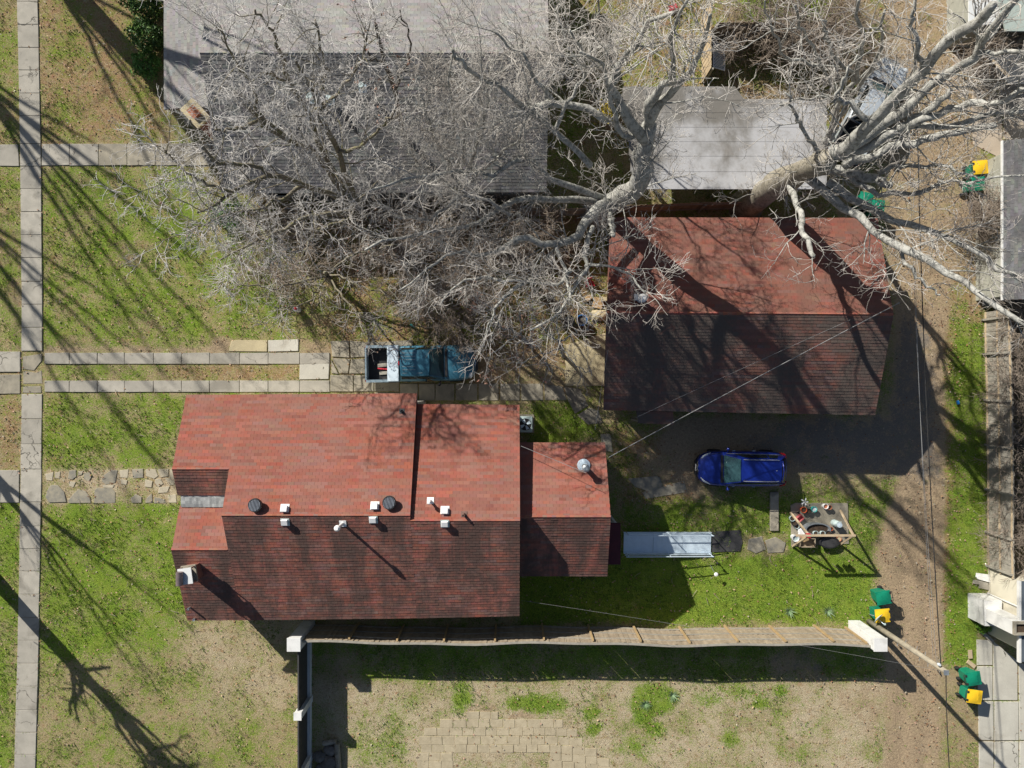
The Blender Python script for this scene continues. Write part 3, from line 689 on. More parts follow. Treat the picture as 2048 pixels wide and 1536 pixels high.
# ---- main house with the red roof
XM, XF, XS, XR, XE = -12.63, -15.17, -4.43, .35, 4.42
hs = wthing('red_roof_house', 'long house with red shingle roof and twin front gables beside the driveway', 'house', (-7, -5.8, 0))
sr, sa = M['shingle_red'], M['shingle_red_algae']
def Y(d): return -d
uz = lambda d: 5.5-.421*(5.72-d)            # upper (sunlit) plane, left section
lz = lambda d: 5.5-.433*(d-5.72)            # lower plane
slope(hs, (XM,Y(.5),uz(.5)), (XS,Y(.44),uz(.46)), (XS,Y(5.72),5.5), (XM,Y(5.72),5.5), sr, RED_T, seed=2)
slope(hs, (XF,Y(.5),uz(.5)-.004), (XM,Y(.5),uz(.5)-.004), (XM,Y(3.8),uz(3.8)-.004), (XF,Y(3.8),uz(3.8)-.004), sr, RED_T, seed=3)
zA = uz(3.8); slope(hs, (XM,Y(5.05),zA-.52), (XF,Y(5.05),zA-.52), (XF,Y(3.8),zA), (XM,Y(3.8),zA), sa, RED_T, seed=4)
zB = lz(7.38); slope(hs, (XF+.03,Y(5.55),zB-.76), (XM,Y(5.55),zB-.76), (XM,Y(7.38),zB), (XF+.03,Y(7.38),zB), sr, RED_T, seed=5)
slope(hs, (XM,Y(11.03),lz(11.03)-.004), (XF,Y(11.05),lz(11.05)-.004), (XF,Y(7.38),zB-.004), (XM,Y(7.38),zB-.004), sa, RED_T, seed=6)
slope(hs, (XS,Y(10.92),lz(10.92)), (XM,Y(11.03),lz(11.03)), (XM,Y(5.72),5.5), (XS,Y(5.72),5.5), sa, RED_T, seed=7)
slope(hs, (XS,Y(.94),3.12), (XR,Y(.98),3.12), (XR,Y(5.97),5.39), (XS,Y(5.97),5.39), sr, RED_T, seed=8)
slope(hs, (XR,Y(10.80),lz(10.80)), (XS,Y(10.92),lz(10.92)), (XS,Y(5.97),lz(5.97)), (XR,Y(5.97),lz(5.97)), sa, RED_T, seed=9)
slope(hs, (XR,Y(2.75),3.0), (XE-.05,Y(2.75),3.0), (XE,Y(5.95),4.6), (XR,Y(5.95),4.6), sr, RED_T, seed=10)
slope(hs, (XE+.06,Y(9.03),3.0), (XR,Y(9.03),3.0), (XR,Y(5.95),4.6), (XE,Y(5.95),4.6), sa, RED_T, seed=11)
for a, b, s_ in (((XM,Y(5.72),5.5),(XS,Y(5.72),5.5),1), ((XF,Y(3.8),zA),(XM,Y(3.8),zA),2), ((XF,Y(7.38),zB),(XM-.02,Y(7.38),zB),3), ((XS,Y(5.97),5.39),(XR,Y(5.97),5.39),4), ((XR,Y(5.95),4.6),(XE,Y(5.95),4.6),5)):
    ridge(hs, a, b, sr, RED_T, s_)
# valley flashing between the two front gables, crumpled sheet
mb = MB(); vs = []
for i in range(25):
    for j in range(5):
        x = XF+.12+(XM-XF-.12)*i/24; d = 5.0+.6*j/4
        vs.append((x, Y(d), zA-.545-.05*j/4+R.uniform(-.018,.018)))
mb.add(vs, [(i*5+j, i*5+j+1, (i+1)*5+j+1, (i+1)*5+j) for i in range(24) for j in range(4)])
mb.build('valley_flashing', M['flashing'], hs)
gable(hs, [(XM+.02,Y(3.8),zA-.06), (XM+.02,Y(5.72),5.4), (XM+.02,Y(7.38),zB-.06), (XM+.02,Y(5.55),zB-.9), (XM+.02,Y(5.0),zA-.66)], M['siding'])
gable(hs, [(XF+.3,Y(.8),2.9), (XF+.3,Y(3.8),zA-.15), (XF+.3,Y(5.05),zA-.66), (XF+.3,Y(5.55),zB-.9), (XF+.3,Y(7.38),zB-.15), (XF+.3,Y(10.8),2.9)], M['siding'])
gable(hs, [(XR-.3,Y(1.3),2.9), (XR-.3,Y(5.9),5.2), (XR-.3,Y(10.6),2.9)], M['siding'])
gable(hs, [(XS-.1,Y(.75),3.1), (XS-.1,Y(5.74),5.38), (XS-.1,Y(5.74),5.1), (XS-.1,Y(.95),2.95)], M['maroon'], .09)
gable(hs, [(XE-.3,Y(3.1),2.8), (XE-.3,Y(5.95),4.45), (XE-.3,Y(8.7),2.8)], M['siding'])
walls(hs, XF+.32, XS, -.85, -10.7, 2.95, M['siding']); walls(hs, XS+.002, XR-.25, -1.3, -10.5, 2.9, M['siding']); walls(hs, XR-.248, XE-.25, -3.1, -8.7, 2.8, M['siding'])
for c_, w_, h_, f_ in (((XF+.32,-2.6,1.6),1.4,1.3,'-x'), ((XF+.32,-9.0,1.6),1.4,1.3,'-x'), ((-12,-.85,1.7),1,1.2,'+y'), ((-8.5,-.85,1.7),1,1.2,'+y'), ((-2,-1.3,1.7),1,1.2,'+y'), ((-11,-10.7,1.7),1,1.2,'-y'), ((-6,-10.7,1.7),1,1.2,'-y')):
    window(hs, c_, w_, h_, f_)
# front door hood beside the valley
MB().box((XF-.02,Y(5.35),3.35),(.34,1.1,.12)).box((XF-.1,Y(5.0),3.0),(.2,.25,.55)).build('porch_hood', M['deck'], hs)
# covered stoop at the back door
st = P(1232,1088,2.6)
MB().box((XE+.36,st.y+.02,2.62),(.76,1.98,.06)).box((XE+.36,st.y+.02,2.67),(.7,1.9,.04)).build('stoop_roof', M['maroon'], hs)
for dy in (-.85,.85): MB().box((XE+.62,st.y+dy,1.3),(.08,.08,2.6)).build('stoop_post', M['white_paint'], hs)
MB().box((XE+.3,st.y,.28),(.8,1.7,.56)).build('stoop', M['concrete_old'], hs)

# roof furniture: each thing its own object, standing on the roof
def roofpt(px, py, up=True):
    """point on the main roof below a pixel"""
    for z in np.arange(5.6, 2.8, -.01):
        p = P(px, py, z); d = -p.y
        if p.x < XS: zz = uz(d) if d < 5.72 else lz(d)
        elif p.x < XR: zz = (3.12+(d-.94)*.4513) if d < 5.97 else lz(d)
        else: zz = (3.0+(d-2.75)*.5) if d < 5.95 else 4.6-.52*(d-5.95)
        if z <= zz: return Vector((p.x, p.y, zz))
    return P(px, py, 3.2)
def turbine(px, py, label):
    p = roofpt(px, py+2); t_ = wthing('turbine_vent', label, 'roof vent', p, 'round turbine vents on the red roof')
    MB().lathe([(.20,-.1),(.20,.16),(.24,.16),(.27,.2)], p, 20).build('collar', M['dark_metal'], t_)
    MB().lathe([(.27,.2),(.30,.24),(.30,.34),(.285,.37),(.27,.372)], p, 24).build('drum', M['dark_metal'], t_, smooth=False)
    for k in range(8):
        o = -.21+.06*k; L = 2*math.sqrt(max(.01,.25**2-o*o))
        MB().box(p+Vector((o,.0,.382)), (.024, L, .02), rz=-.15).build('slat', M['slat_metal'], t_)
turbine(515, 1006, 'dark round turbine vent at the front end of the red roof ridge')
turbine(781, 1001, 'dark round turbine vent nearer the roof step on the red roof')
def box_vent(px, py, n, label):
    p = roofpt(px, py); t_ = wthing('box_vent', label, 'roof vent', p, 'white square roof vents astride the red ridge')
    lower = -p.y > 5.8
    ty = -.40 if not lower else .41
    Mx = Matrix.Rotation(math.atan(.42)*(-1 if not lower else 1), 4, 'X')
    MB().box(p+Vector((0,0,.03)), (.38,.36,.03), M=Mx).build('flange', M['bucket_grey' if lower else 'white_plastic'], t_)
    MB().box(p+Vector((0,0,.10)), (.25,.24,.15), M=Mx).build('throat', M['white_plastic'], t_)
    MB().box(p+Vector((0,0,.19)), (.30,.28,.05), M=Mx, taper=.86).build('cap', M['white_plastic'], t_)
box_vent(570,1016,1,'white square vent on the sunlit slope nearest the street turbine vent'); box_vent(571,1044,1,'white square vent just below the ridge near the street end')
box_vent(750,1011,1,'white square vent touching the second turbine vent on the sunlit slope'); box_vent(747,1039,1,'white square vent below the ridge left of the roof step')
box_vent(890,1020,1,'white square vent right of the roof step on the sunlit slope'); box_vent(890,1047,1,'white square vent right of the roof step on the shaded slope')
def stack(px, py, h, r, m, label, cap=None, flange=None, lean=(0,0)):
    p = roofpt(px, py); t_ = wthing('vent_pipe', label, 'vent pipe', p)
    MB().lathe([(r,-.1),(r,h),(r*.7,h),(r*.7,h-.03)], p, 14).build('pipe', m, t_, smooth=False)
    if flange:
        MB().box(p+Vector((0,0,.03)), (flange,flange,.02), M=Matrix.Rotation(math.atan(.42)*(1 if -p.y > 5.8 else -1),4,'X')).build('flashing', m, t_)
    if cap: MB().lathe([(r*1.0,h-.02),(cap,h+.03),(cap,h+.12),(cap*.5,h+.2)], p, 14).build('cap', m, t_)
    return t_
stack(686,1047,.95,.07,M['white_plastic'],'tall white capped pipe below the ridge casting a long thin shadow',.13,.3)
stack(861,1001,.42,.06,M['white_plastic'],'short white pipe with square flashing right of the roof step',.09,.3)
stack(928,1028,.42,.065,M['rust'],'rusty open pipe astride the ridge near the right gable',None,.26)
stack(804,822,.22,.06,M['dark_metal'],'small dark pipe near the top eave above the driveway',None,.24)
stack(381,1215,.26,.05,M['galv'],'small grey pipe at the lower front corner, upper of two',None,None)
stack(390,1238,.16,.06,M['galv'],'small grey pipe at the very lower front corner of the roof',None,None)
p = roofpt(1168,932); fl = wthing('metal_flue', 'shiny galvanised flue pipe with cap on the rear roof wing', 'flue', p)
MB().lathe([(.22,-.1),(.12,.12),(.12,.80)], p, 18).build('pipe', M['galv'], fl, smooth=True)
MB().lathe([(.12,.80),(.17,.82),(.17,.94),(.10,1.0)], p, 18).build('cap', M['galv'], fl)
MB().lathe([(.30,-.06),(.30,.05),(.16,.09)], p+Vector((-.02,.04,.04)), 18).build('collar', M['alu'], fl)
# chimney at the front corner
p = roofpt(392,1140); ch = wthing('chimney', 'weathered chimney with pale cap and rusty hood at the front corner', 'chimney', p)
rz = math.radians(8); b = Vector((p.x, p.y, 0))
MB().box(b+Vector((0,0,2.5)), (.56,.66,4.9), rz=rz).build('stack', M['brickwall'], ch)
MB().box(b+Vector((0,0,4.99)), (.66,.76,.10), rz=rz).build('crown', M['concrete_old'], ch)
for sx in (-1,1):
    for sy in (-1,1): 
        q = Matrix.Rotation(rz,4,'Z') @ Vector((sx*.27,sy*.31,0)); MB().box(b+q+Vector((0,0,5.2)), (.05,.05,.34)).build('hood_leg', M['rust'], ch)
MB().box(b+Vector((0,0,5.39)), (.60,.70,.05), rz=rz).build('hood', M['metal_white'], ch)
MB().box(b+Vector((0,0,5.16)), (.34,.42,.26), rz=rz).build('liner', M['rust'], ch)
MB().tube([b+Vector((-.20,-.36,5.52)), b+Vector((-.20,.22,5.52))], .145, 16).build('flue_barrel', M['flue'], ch, smooth=False)

# ---- garage with the red roof
ga = wthing('red_roof_garage', 'garage with stained red shingle gable roof beside the alley', 'garage', (10.5, 3, 0))
gu0, gu1 = P(1226,435,2.7), P(1755,436,2.7); gr0, gr1 = P(1213,625,4.65), P(1787,629,4.65); gl0, gl1 = P(1207,820,2.7), P(1750,830,2.7)
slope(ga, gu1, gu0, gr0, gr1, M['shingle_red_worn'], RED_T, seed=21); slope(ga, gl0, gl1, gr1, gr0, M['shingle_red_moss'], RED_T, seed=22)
ridge(ga, gr0, gr1, M['shingle_red'], RED_T, 7)
walls(ga, gl0.x+.55, gl1.x-.4, gu0.y-.35, gl0.y+.35, 2.5, M['brickwall'])
gable(ga, [(gl0.x+.54,gu0.y-.4,2.4),(gl0.x+.54,gr0.y,4.5),(gl0.x+.54,gl0.y+.4,2.4)], M['brickwall']); gable(ga, [(gl1.x-.42,gu0.y-.4,2.4),(gl1.x-.42,gr0.y,4.5),(gl1.x-.42,gl0.y+.4,2.4)], M['siding'])
window(ga, (gl0.x+.55,2.0,1.6), 1.0, 1.0, '-x')
pa, pb = P(1272,822,2.5), P(1346,824,2.5); pc, pd = P(1348,849,2.2), P(1276,846,2.2)
slope(ga, pd, pc, pb, pa, M['shingle_red_moss'], RED_T, seed=23, thick=.06)
for q in (pc, pd): MB().box((q.x+(.06 if q is pd else -.06), q.y+.08, 1.05), (.09,.09,2.1)).build('porch_post', M['wood_grey'], ga)
p = Vector(P(1281,599,4.5)); p.z = 4.45
vp = wthing('roof_ventilator', 'white two-part vent pipe on the sunlit garage roof slope', 'roof vent', p)
MB().lathe([(.18,-.2),(.13,.12),(.13,.5)], p, 16).build('pipe', M['white_plastic'], vp); MB().lathe([(.13,.5),(.19,.52),(.19,.64),(.1,.7)], p, 16).build('cap', M['white_plastic'], vp); MB().box(p+Vector((-.08,.1,.05)), (.42,.3,.05), M=Matrix.Rotation(-.4,4,'X')).build('flashing', M['white_plastic'], vp)

# ---- grey-roofed neighbour, upper left
nb = wthing('grey_roof_house', 'neighbouring house with weathered grey shingle roof under bare branches', 'house', (-8, 14, 0))
nr0, nr1 = P(400,106,5.3), P(1098,106,5.3); nl0, nl1 = P(414,386,3.0), P(1092,384,3.0); nu0, nu1 = P(440,-185,3.0), P(1090,-185,3.0)
nl0.x = nr0.x; nu0.x = nr0.x; nl1.x = nr1.x; nu1.x = nr1.x
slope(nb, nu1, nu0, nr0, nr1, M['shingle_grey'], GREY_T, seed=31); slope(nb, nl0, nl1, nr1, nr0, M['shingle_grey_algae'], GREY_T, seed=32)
ridge(nb, nr0, nr1, M['shingle_grey'], GREY_T, 9)
wl_ = nr0.x+.5; walls(nb, wl_, nr1.x-.4, nu0.y-.4, nl0.y+.4, 2.8, M['siding'])
gable(nb, [(wl_-.02,nu0.y-.4,2.7),(wl_-.02,nr0.y,5.15),(wl_-.02,nl0.y+.4,2.7)], M['siding'])
gable(nb, [(nr1.x-.4,nu0.y-.4,2.7),(nr1.x-.4,nr0.y,5.15),(nr1.x-.4,nl0.y+.4,2.7)], M['siding'])
for xx in (-11.5,-7.5,-3.0): window(nb, (xx, nl0.y+.4, 1.6), 1.1, 1.2, '-y')
q0, q1 = P(328,-150,2.7), P(328,219,2.7); s0, s1 = P(408,-150,3.35), P(412,222,3.35); q1.x = q0.x; s0.x = s1.x = nr0.x+.45
s1.y = q1.y; s0.y = q0.y
slope(nb, q0, q1, s1, s0, M['shingle_grey'], GREY_T, seed=33)
for k in range(4):
    MB().box((q0.x+.25, q1.y+.3+k*2.9, 1.28), (.14,.14,2.56)).build('porch_post', M['white_paint'], nb)
MB().box((q0.x+1.0, (q0.y+q1.y)/2, .2), (2.2, abs(q0.y-q1.y)-.3, .4)).build('porch_floor', M['concrete_old'], nb)
def nroof(px, py):
    for z in np.arange(5.3, 2.9, -.01):
        q = P(px, py, z); zz = 5.3-(nr0.y-q.y)*(2.3/(nr0.y-nl0.y))
        if z <= zz: return Vector((q.x, q.y, zz))
for px_, py_, lb in ((626,200,'larger white vent hood on the dark grey neighbour roof'), (662,203,'smaller white vent pipe beside the larger hood on the neighbour roof'), (726,178,'small shiny vent alone under twigs on the neighbour roof')):
    q = nroof(px_, py_); v_ = wthing('vent_hood', lb, 'roof vent', q)
    MB().lathe([(.12,-.1),(.12,.3)], q, 12).build('pipe', M['bucket_grey'], v_); MB().lathe([(.13,.3),(.2 if px_ < 640 else .15,.36),(.12,.48)], q, 12).build('hood', M['bucket_grey'], v_)
    MB().box(q+Vector((0,0,.03)), (.34,.34,.03), M=Matrix.Rotation(.4,4,'X')).build('flashing', M['alu'], v_)
# chimney stub on the neighbour's lower left corner
q = P(392,236,3.4); cn = wthing('chimney', 'pale capped brick chimney at the neighbour house lower left corner', 'chimney', (q.x,q.y,0))
MB().box((q.x+.1,q.y+.1,1.8), (.7,1.1,3.6), rz=.75).build('stack', M['brickwall'], cn); MB().box((q.x+.1,q.y+.1,3.68), (.8,1.2,.12), rz=.75).build('crown', M['concrete_tan'], cn); MB().box((q.x+.1,q.y+.1,3.8), (.4,.5,.22), rz=.75).build('flue', M['terracotta'], cn)

# ---- flat grey carport roof
cp = wthing('flat_roof_carport', 'low carport with flat pale grey rolled roofing below the big tree', 'carport', (10, 11.5, 0))
y_edges = [173,198,223,252,281,310,341,376]
for k, (ya, yb) in enumerate(zip(y_edges, y_edges[1:])):
    xl = 1246+k*3; z_ = 2.85-.009*k
    pts = PP([(xl,ya),(1470,ya),(1490,yb),(xl,yb)], z_) if k == 0 else PP([(xl,ya),(1655,ya),(1652,yb),(xl,yb)], z_)
    pts[2].y -= .05; pts[3].y -= .05
    MB().prism([(q.x,q.y) for q in pts], z_-.06, z_).build('roofing_sheet', M['flatroof'], cp)
pts = PP([(1252,178),(1466,178),(1486,203),(1645,203),(1645,372),(1270,372)], 2.6)
MB().prism([(q.x,q.y) for q in pts], 2.38, 2.58).build('roof_frame', M['wood_grey'], cp)
for px_, py_ in ((1275,368),(1340,368),(1450,368),(1560,368),(1640,368),(1640,208),(1470,186),(1330,186),(1258,186)):
    q = P(px_,py_,2.4); MB().box((q.x,q.y,1.2), (.1,.1,2.4)).build('post', M['wood_grey'], cp)

# ---- buildings cut by the right edge
rb = wthing('dark_roof_shed', 'shed with dark shingle roof and white drip edge at the right edge', 'shed', P(2040,400))
a0, a1 = P(2006,281,2.9), P(2006,600,2.9); a1.x = a0.x; r0_, r1_ = a0+Vector((3.2,0,1.2)), a1+Vector((3.2,0,1.2))
slope(rb, a0, a1, r1_, r0_, M['shingle_grey_algae'], GREY_T, seed=41); slope(rb, a1+Vector((6.4,0,0)), a0+Vector((6.4,0,0)), r0_, r1_, M['shingle_grey_algae'], GREY_T, seed=42)
MB().box(((a0.x-.02), (a0.y+a1.y)/2, 2.86), (.05, abs(a0.y-a1.y), .12)).build('drip_edge', M['trim_white'], rb)
walls(rb, a0.x+.6, a0.x+5.8, a0.y-.3, a1.y+.3, 2.7, M['apron_grey'])
tb = wthing('pale_roof_outbuilding', 'outbuilding with white and grey-green metal roof at top right corner', 'outbuilding', P(2000,10))
pts = PP([(1938,-120),(1962,-120),(2006,30),(1990,48),(1938,50)], 2.7); MB().prism([(q.x,q.y) for q in pts], 2.62, 2.7).build('roof_sheet', M['metal_white'], tb)
pts = PP([(1966,-120),(2120,-120),(2120,62),(2012,62)], 2.9); MB().prism([(q.x,q.y) for q in pts], 2.82, 2.9).build('roof_sheet', M['metal_green'], tb)
w0 = P(1945,44,2.5); w1 = P(2120,-100,2.5); walls(tb, w0.x+.3, w1.x, w0.y, w1.y, 2.6, M['apron_grey'])
lt = wthing('dark_lean_to', 'dark flat lean-to roof with a loose plank at the right edge', 'lean-to', P(2010,140))
pts = PP([(1976,112),(2120,100),(2120,168),(2018,168)], 2.4); MB().prism([(q.x,q.y) for q in pts], 2.32, 2.4).build('roof_sheet', M['dark_shingle'], lt)
for px_, py_ in ((1986,114),(2022,162),(2080,162),(2080,112)):
    q = P(px_,py_,2.3); MB().box((q.x,q.y,1.16), (.1,.1,2.32)).build('post', M['wood_grey'], lt)
MB().beam(P(1985,121,2.43), P(2017,153,2.43), .14, .05).build('plank', M['wood_pale'], lt)
# cream building cut by the lower right edge, its wall leaning into view
wb = wthing('cream_building', 'cream walled building with white eave at the lower right edge', 'building', P(2060,1240))
w0, w1 = P(2036,1166,3.0), P(2040,1318,3.0)
MB().box((24.38+3, (w0.y+w1.y)/2, 1.5), (6, abs(w0.y-w1.y)-.3, 3.0)).build('wall', M['cream_wall'], wb)
MB().box((w0.x+3.2, (w0.y+w1.y)/2, 3.06), (6.3, abs(w0.y-w1.y)+.2, .1)).build('roof_sheet', M['slate_roof'], wb)
MB().box((w0.x-.0, (w0.y+w1.y)/2, 3.07), (.10, abs(w0.y-w1.y)+.24, .17)).build('fascia', M['trim_white'], wb)
MB().tube([(24.33,P(0,1186).y,.05),(24.33,P(0,1186).y,2.95)], .04, 8).build('downpipe', M['trim_white'], wb)
MB().box((24.25,P(0,1216).y,1.9), (.3,.55,.35)).build('window_unit', M['concrete_old'], wb)
cb = P(2038,1257,3.3); cw_ = wthing('block_chimney', 'white painted block chimney on the cream building, sooty top', 'chimney', (cb.x+.1,cb.y,0))
MB().box((cb.x+.12,cb.y,1.6), (.72,.62,3.2)).build('stack', M['white_paint'], cw_)
for dx_, dy_, sx_, sy_ in ((-.31,0,.1,.62),(.31,0,.1,.62),(0,.26,.52,.1),(0,-.26,.52,.1)): MB().box((cb.x+.12+dx_,cb.y+dy_,3.27), (sx_,sy_,.14)).build('crown', M['concrete_old'], cw_)
MB().box((cb.x+.12,cb.y,3.205), (.52,.42,.03)).build('flue', M['soil'], cw_)  # dark panel set in the chimney opening
MB().box((cb.x+.16,cb.y+.06,.65), (.86,1.25,1.3)).build('firebox', M['white_paint'], cw_)

# ------------------------------------------------------------------ fences
def fence_run(t_, a, b, h, picket_m, rail_m, post_m, side, n_posts=None, post_ts=None, rails=(.25,.95,1.6), pw=.138, wob=.03, post_h=None, post_w=.09, base=None):
    """a,b ground points; side = unit vector pointing to the side with rails and posts"""
    a = Vector(a); b = Vector(b); d = b-a; L = d.length; d.normalize(); side = Vector(side); ang = math.atan2(d.y, d.x)
    n = int(L/(pw-.014)); me = None
    me = MB().box((0,0,h/2), (pw,.018,h)).build('picket', picket_m, mesh_only=True)
    o = Vector(t_['_o'])
    bend = lambda s: side*(wob*math.sin(s*.55+1)+wob*.6*math.sin(s*1.3))
    for i in range(n):
        s = (i+.5)*L/n; p_ = a+d*s+bend(s)+side*(.009*(i % 2))+side*(.006*(i % 2))
        link_mesh('picket', me, t_, p_-o, (R.uniform(-.006,.006), R.uniform(-.01,.01), ang+R.uniform(-.03,.03)), (1,1,R.uniform(.975,1.01)))
    for z in rails:
        k = 14; pts = [a+d*(L*i/k)+bend(L*i/k)+side*.035+Vector((0,0,z)) for i in range(k+1)]
        mb = MB()
        for q0, q1 in zip(pts, pts[1:]): mb.beam(q0, q1, .04, .085)
        mb.build('rail', rail_m, t_)
    for s in (post_ts or [L*i/n_posts for i in range(n_posts+1)]):
        ph = (post_h or h-.06); q = a+d*s+bend(s)+side*.105
        MB().box(q+Vector((0,0,ph/2)), (post_w,post_w,ph), rz=ang).build('post', post_m, t_)
fy = lambda x: 0
fa, fb = P(628,1251), P(1708,1257)
bf = wthing('wooden_fence', 'long weathered wooden picket fence along the bottom of the red roof house yard', 'fence', (fa+fb)/2)
L_ = (fb-fa).length
ts = [((px_-628)/(1708-628))*L_ for px_ in (718,808,896,992,1084,1176,1266,1358,1448,1538,1628,1690)]
fence_run(bf, fa, fb, 2.28, M['wood_brown'], M['wood_grey'], M['wood_new'], (0,1,0), post_ts=ts, rails=(.25,1.0,1.75), wob=.05)
for a_, b_ in ((fa,fb),):
    mb = MB(); k = 40
    for i in range(k):
        s0, s1 = L_*i/k, L_*(i+1)/k; d_ = (fb-fa).normalized()
        f_ = lambda s: Vector((0,1,0))*(.05*math.sin(s*.55+1)+.03*math.sin(s*1.3))
        mb.beam(fa+d_*s0+f_(s0)+Vector((0,-.03,2.30)), fa+d_*s1+f_(s1)+Vector((0,-.03,2.30)), .10, .035)
    mb.build('cap_rail', M['wood_grey'], bf)
def big_post(px, py, w, h, label, grp='white corner posts of the lower yard'):
    q = P(px,py); t_ = wthing('gate_pillar', label, 'pillar', q, grp)
    MB().box(q+Vector((0,0,h/2)), (w,w,h)).build('shaft', M['white_paint'], t_, bevel=.012)
    MB().box(q+Vector((0,0,h+.02)), (w+.05,w+.05,.05)).build('cap', M['white_paint'], t_, bevel=.01)
big_post(619,1252,.60,2.6,'square white pillar at the left end of the wooden fence'); big_post(1708,1252,.60,2.6,'square white pillar at the alley end of the wooden fence')
# white framed dark board fence running down the lower left
lf = wthing('dark_board_fence', 'dark board fence with white bottom beam below the left pillar', 'fence', P(618,1400))
y0_, y1_ = P(0,1268).y, P(0,1640).y; xb = P(618,1400).x
for k in range(7):
    MB().box((xb-.01, (y0_+y1_)/2, .40+.205*k), (.03, abs(y1_-y0_), .195)).build('board', M['wood_dark'], lf)
for z_ in (.32,): MB().box((xb+.05, (y0_+y1_)/2, .16), (.2, abs(y1_-y0_), .32)).build('bottom_beam', M['white_paint'], lf)
MB().box((xb-.012, (y0_+y1_)/2, 1.78), (.07, abs(y1_-y0_), .06)).build('top_rail', M['wood_dark'], lf)
for py_ in (1396,1512,1628):
    q = P(619,py_); MB().box((q.x,q.y,1.0), (.34,.34,2.0)).build('post', M['white_paint'], lf)
    MB().box((q.x,q.y,2.02), (.38,.38,.05)).build('post_cap', M['white_paint'], lf)
# right boundary fence
ra, rb_ = P(1970,625), P(1976,1138)
rf = wthing('boundary_fence', 'weathered grey board fence along the right side of the alley', 'fence', (ra+rb_)/2)
Lr = (rb_-ra).length
fence_run(rf, ra, rb_, 1.95, M['wood_grey'], M['wood_pale'], M['wood_grey'], (-1,0,0), post_ts=[Lr*(y-625)/513 for y in (640,708,800,889,978,1063,1130)], rails=(.12,.98,1.85), wob=.02, post_w=.1, post_h=1.9)
# back boundary fence between the two lots, seen in glimpses
ga_, gb_ = P(512,436), P(1208,430)
yf = wthing('lot_fence', 'old mossy wooden fence between the two lots under the trees', 'fence', (ga_+gb_)/2)
fence_run(yf, ga_, gb_, 1.5, M['wood_brown'], M['wood_grey'], M['wood_grey'], (0,-1,0), n_posts=7, rails=(.25,1.25), wob=.02)
ha, hb = P(1230,424), P(1480,418)
yg = wthing('lot_fence', 'short wooden fence run between the carport and the red roof garage', 'fence', (ha+hb)/2)
fence_run(yg, ha, hb, 1.5, M['wood_brown'], M['wood_grey'], M['wood_grey'], (0,-1,0), n_posts=3, rails=(.25,1.25), wob=.02)
va, vb = P(1402,40), P(1403,166)
vf = wthing('board_fence', 'tan board fence in the upper yard beside the white lattice', 'fence', (va+vb)/2)
fence_run(vf, va, vb, 1.75, M['wood_pale'], M['wood_pale'], M['wood_grey'], (1,0,0), n_posts=2, rails=(.25,1.5), wob=.01)
na, nb_ = P(1414,79), P(1642,79)
nf_ = wthing('shaded_fence', 'dark shaded board fence across the upper yard behind the carport', 'fence', (na+nb_)/2)
fence_run(nf_, na, nb_, 1.8, M['wood_brown'], M['wood_grey'], M['wood_grey'], (0,-1,0), n_posts=3, rails=(.25,1.5), wob=.01)
# lattice panel
lq = P(1438,112,.9); lt2 = wthing('lattice_panel', 'white plastic lattice panel lying against the tan board fence', 'lattice', lq)
Ml = Matrix.Translation(lq) @ Matrix.Rotation(.5,4,'Y')
for k in range(-6,7):
    for sgn in (1,-1):
        c_ = k*.14; hw, hh = .36, .62
        tmin, tmax = -2, 2
        pts = []
        for t_ in np.linspace(-1,1,41):
            x_, y_ = c_+t_*.8, sgn*t_*.8
            if abs(x_) <= hw and abs(y_) <= hh: pts.append(Vector((x_, y_, .004*sgn)))
        if len(pts) > 2: MB().beam(Ml @ pts[0], Ml @ pts[-1], .03, .008).build('slat', M['white_paint'], lt2)
mb = MB()
for a_, b_ in (((-.38,-.64),(.38,-.64)),((.38,-.64),(.38,.64)),((.38,.64),(-.38,.64)),((-.38,.64),(-.38,-.64))): mb.beam(Ml @ Vector((*a_,0)), Ml @ Vector((*b_,0)), .05, .03)
mb.build('frame', M['white_paint'], lt2)

# ------------------------------------------------------------------ utility pole and wires
pb_, pt_ = P(1738,1243), P(1893,1344,6.9)
pl = wthing('utility_pole', 'leaning wooden utility pole with steel step pins at the alley', 'utility pole', pb_)
MB().tube([pb_, pb_.lerp(pt_,.5), pt_], [.15,.125,.10], 12).build('shaft', M['pole_wood'], pl, smooth=True)
for k, s_ in enumerate((.42,.52,.56,.66,.70,.76,.80,.90,.93)):
    q = pb_.lerp(pt_, s_); sg = 1 if k % 2 else -1
    MB().tube([q, q+Vector((.03*sg,.28*sg,.02))], .012, 6).build('step_pin', M['galv'], pl)
MB().tube([pt_+Vector((-.12,-.1,-.45)), pt_+Vector((-.12,-.18,-.25)), pt_+Vector((-.02,-.3,-.3)), pt_+Vector((.05,-.2,-.5))], .02, 6).build('drip_loop', M['wire_black'], pl)
MB().box(pt_+Vector((-.02,-.02,.02)), (.2,.2,.05)).build('pole_cap', M['galv'], pl)
MB().lathe([(.05,0),(.07,.06),(.05,.14)], pt_+Vector((-.14,.2,-.35)), 10).build('insulator', M['clear_lens'], pl)
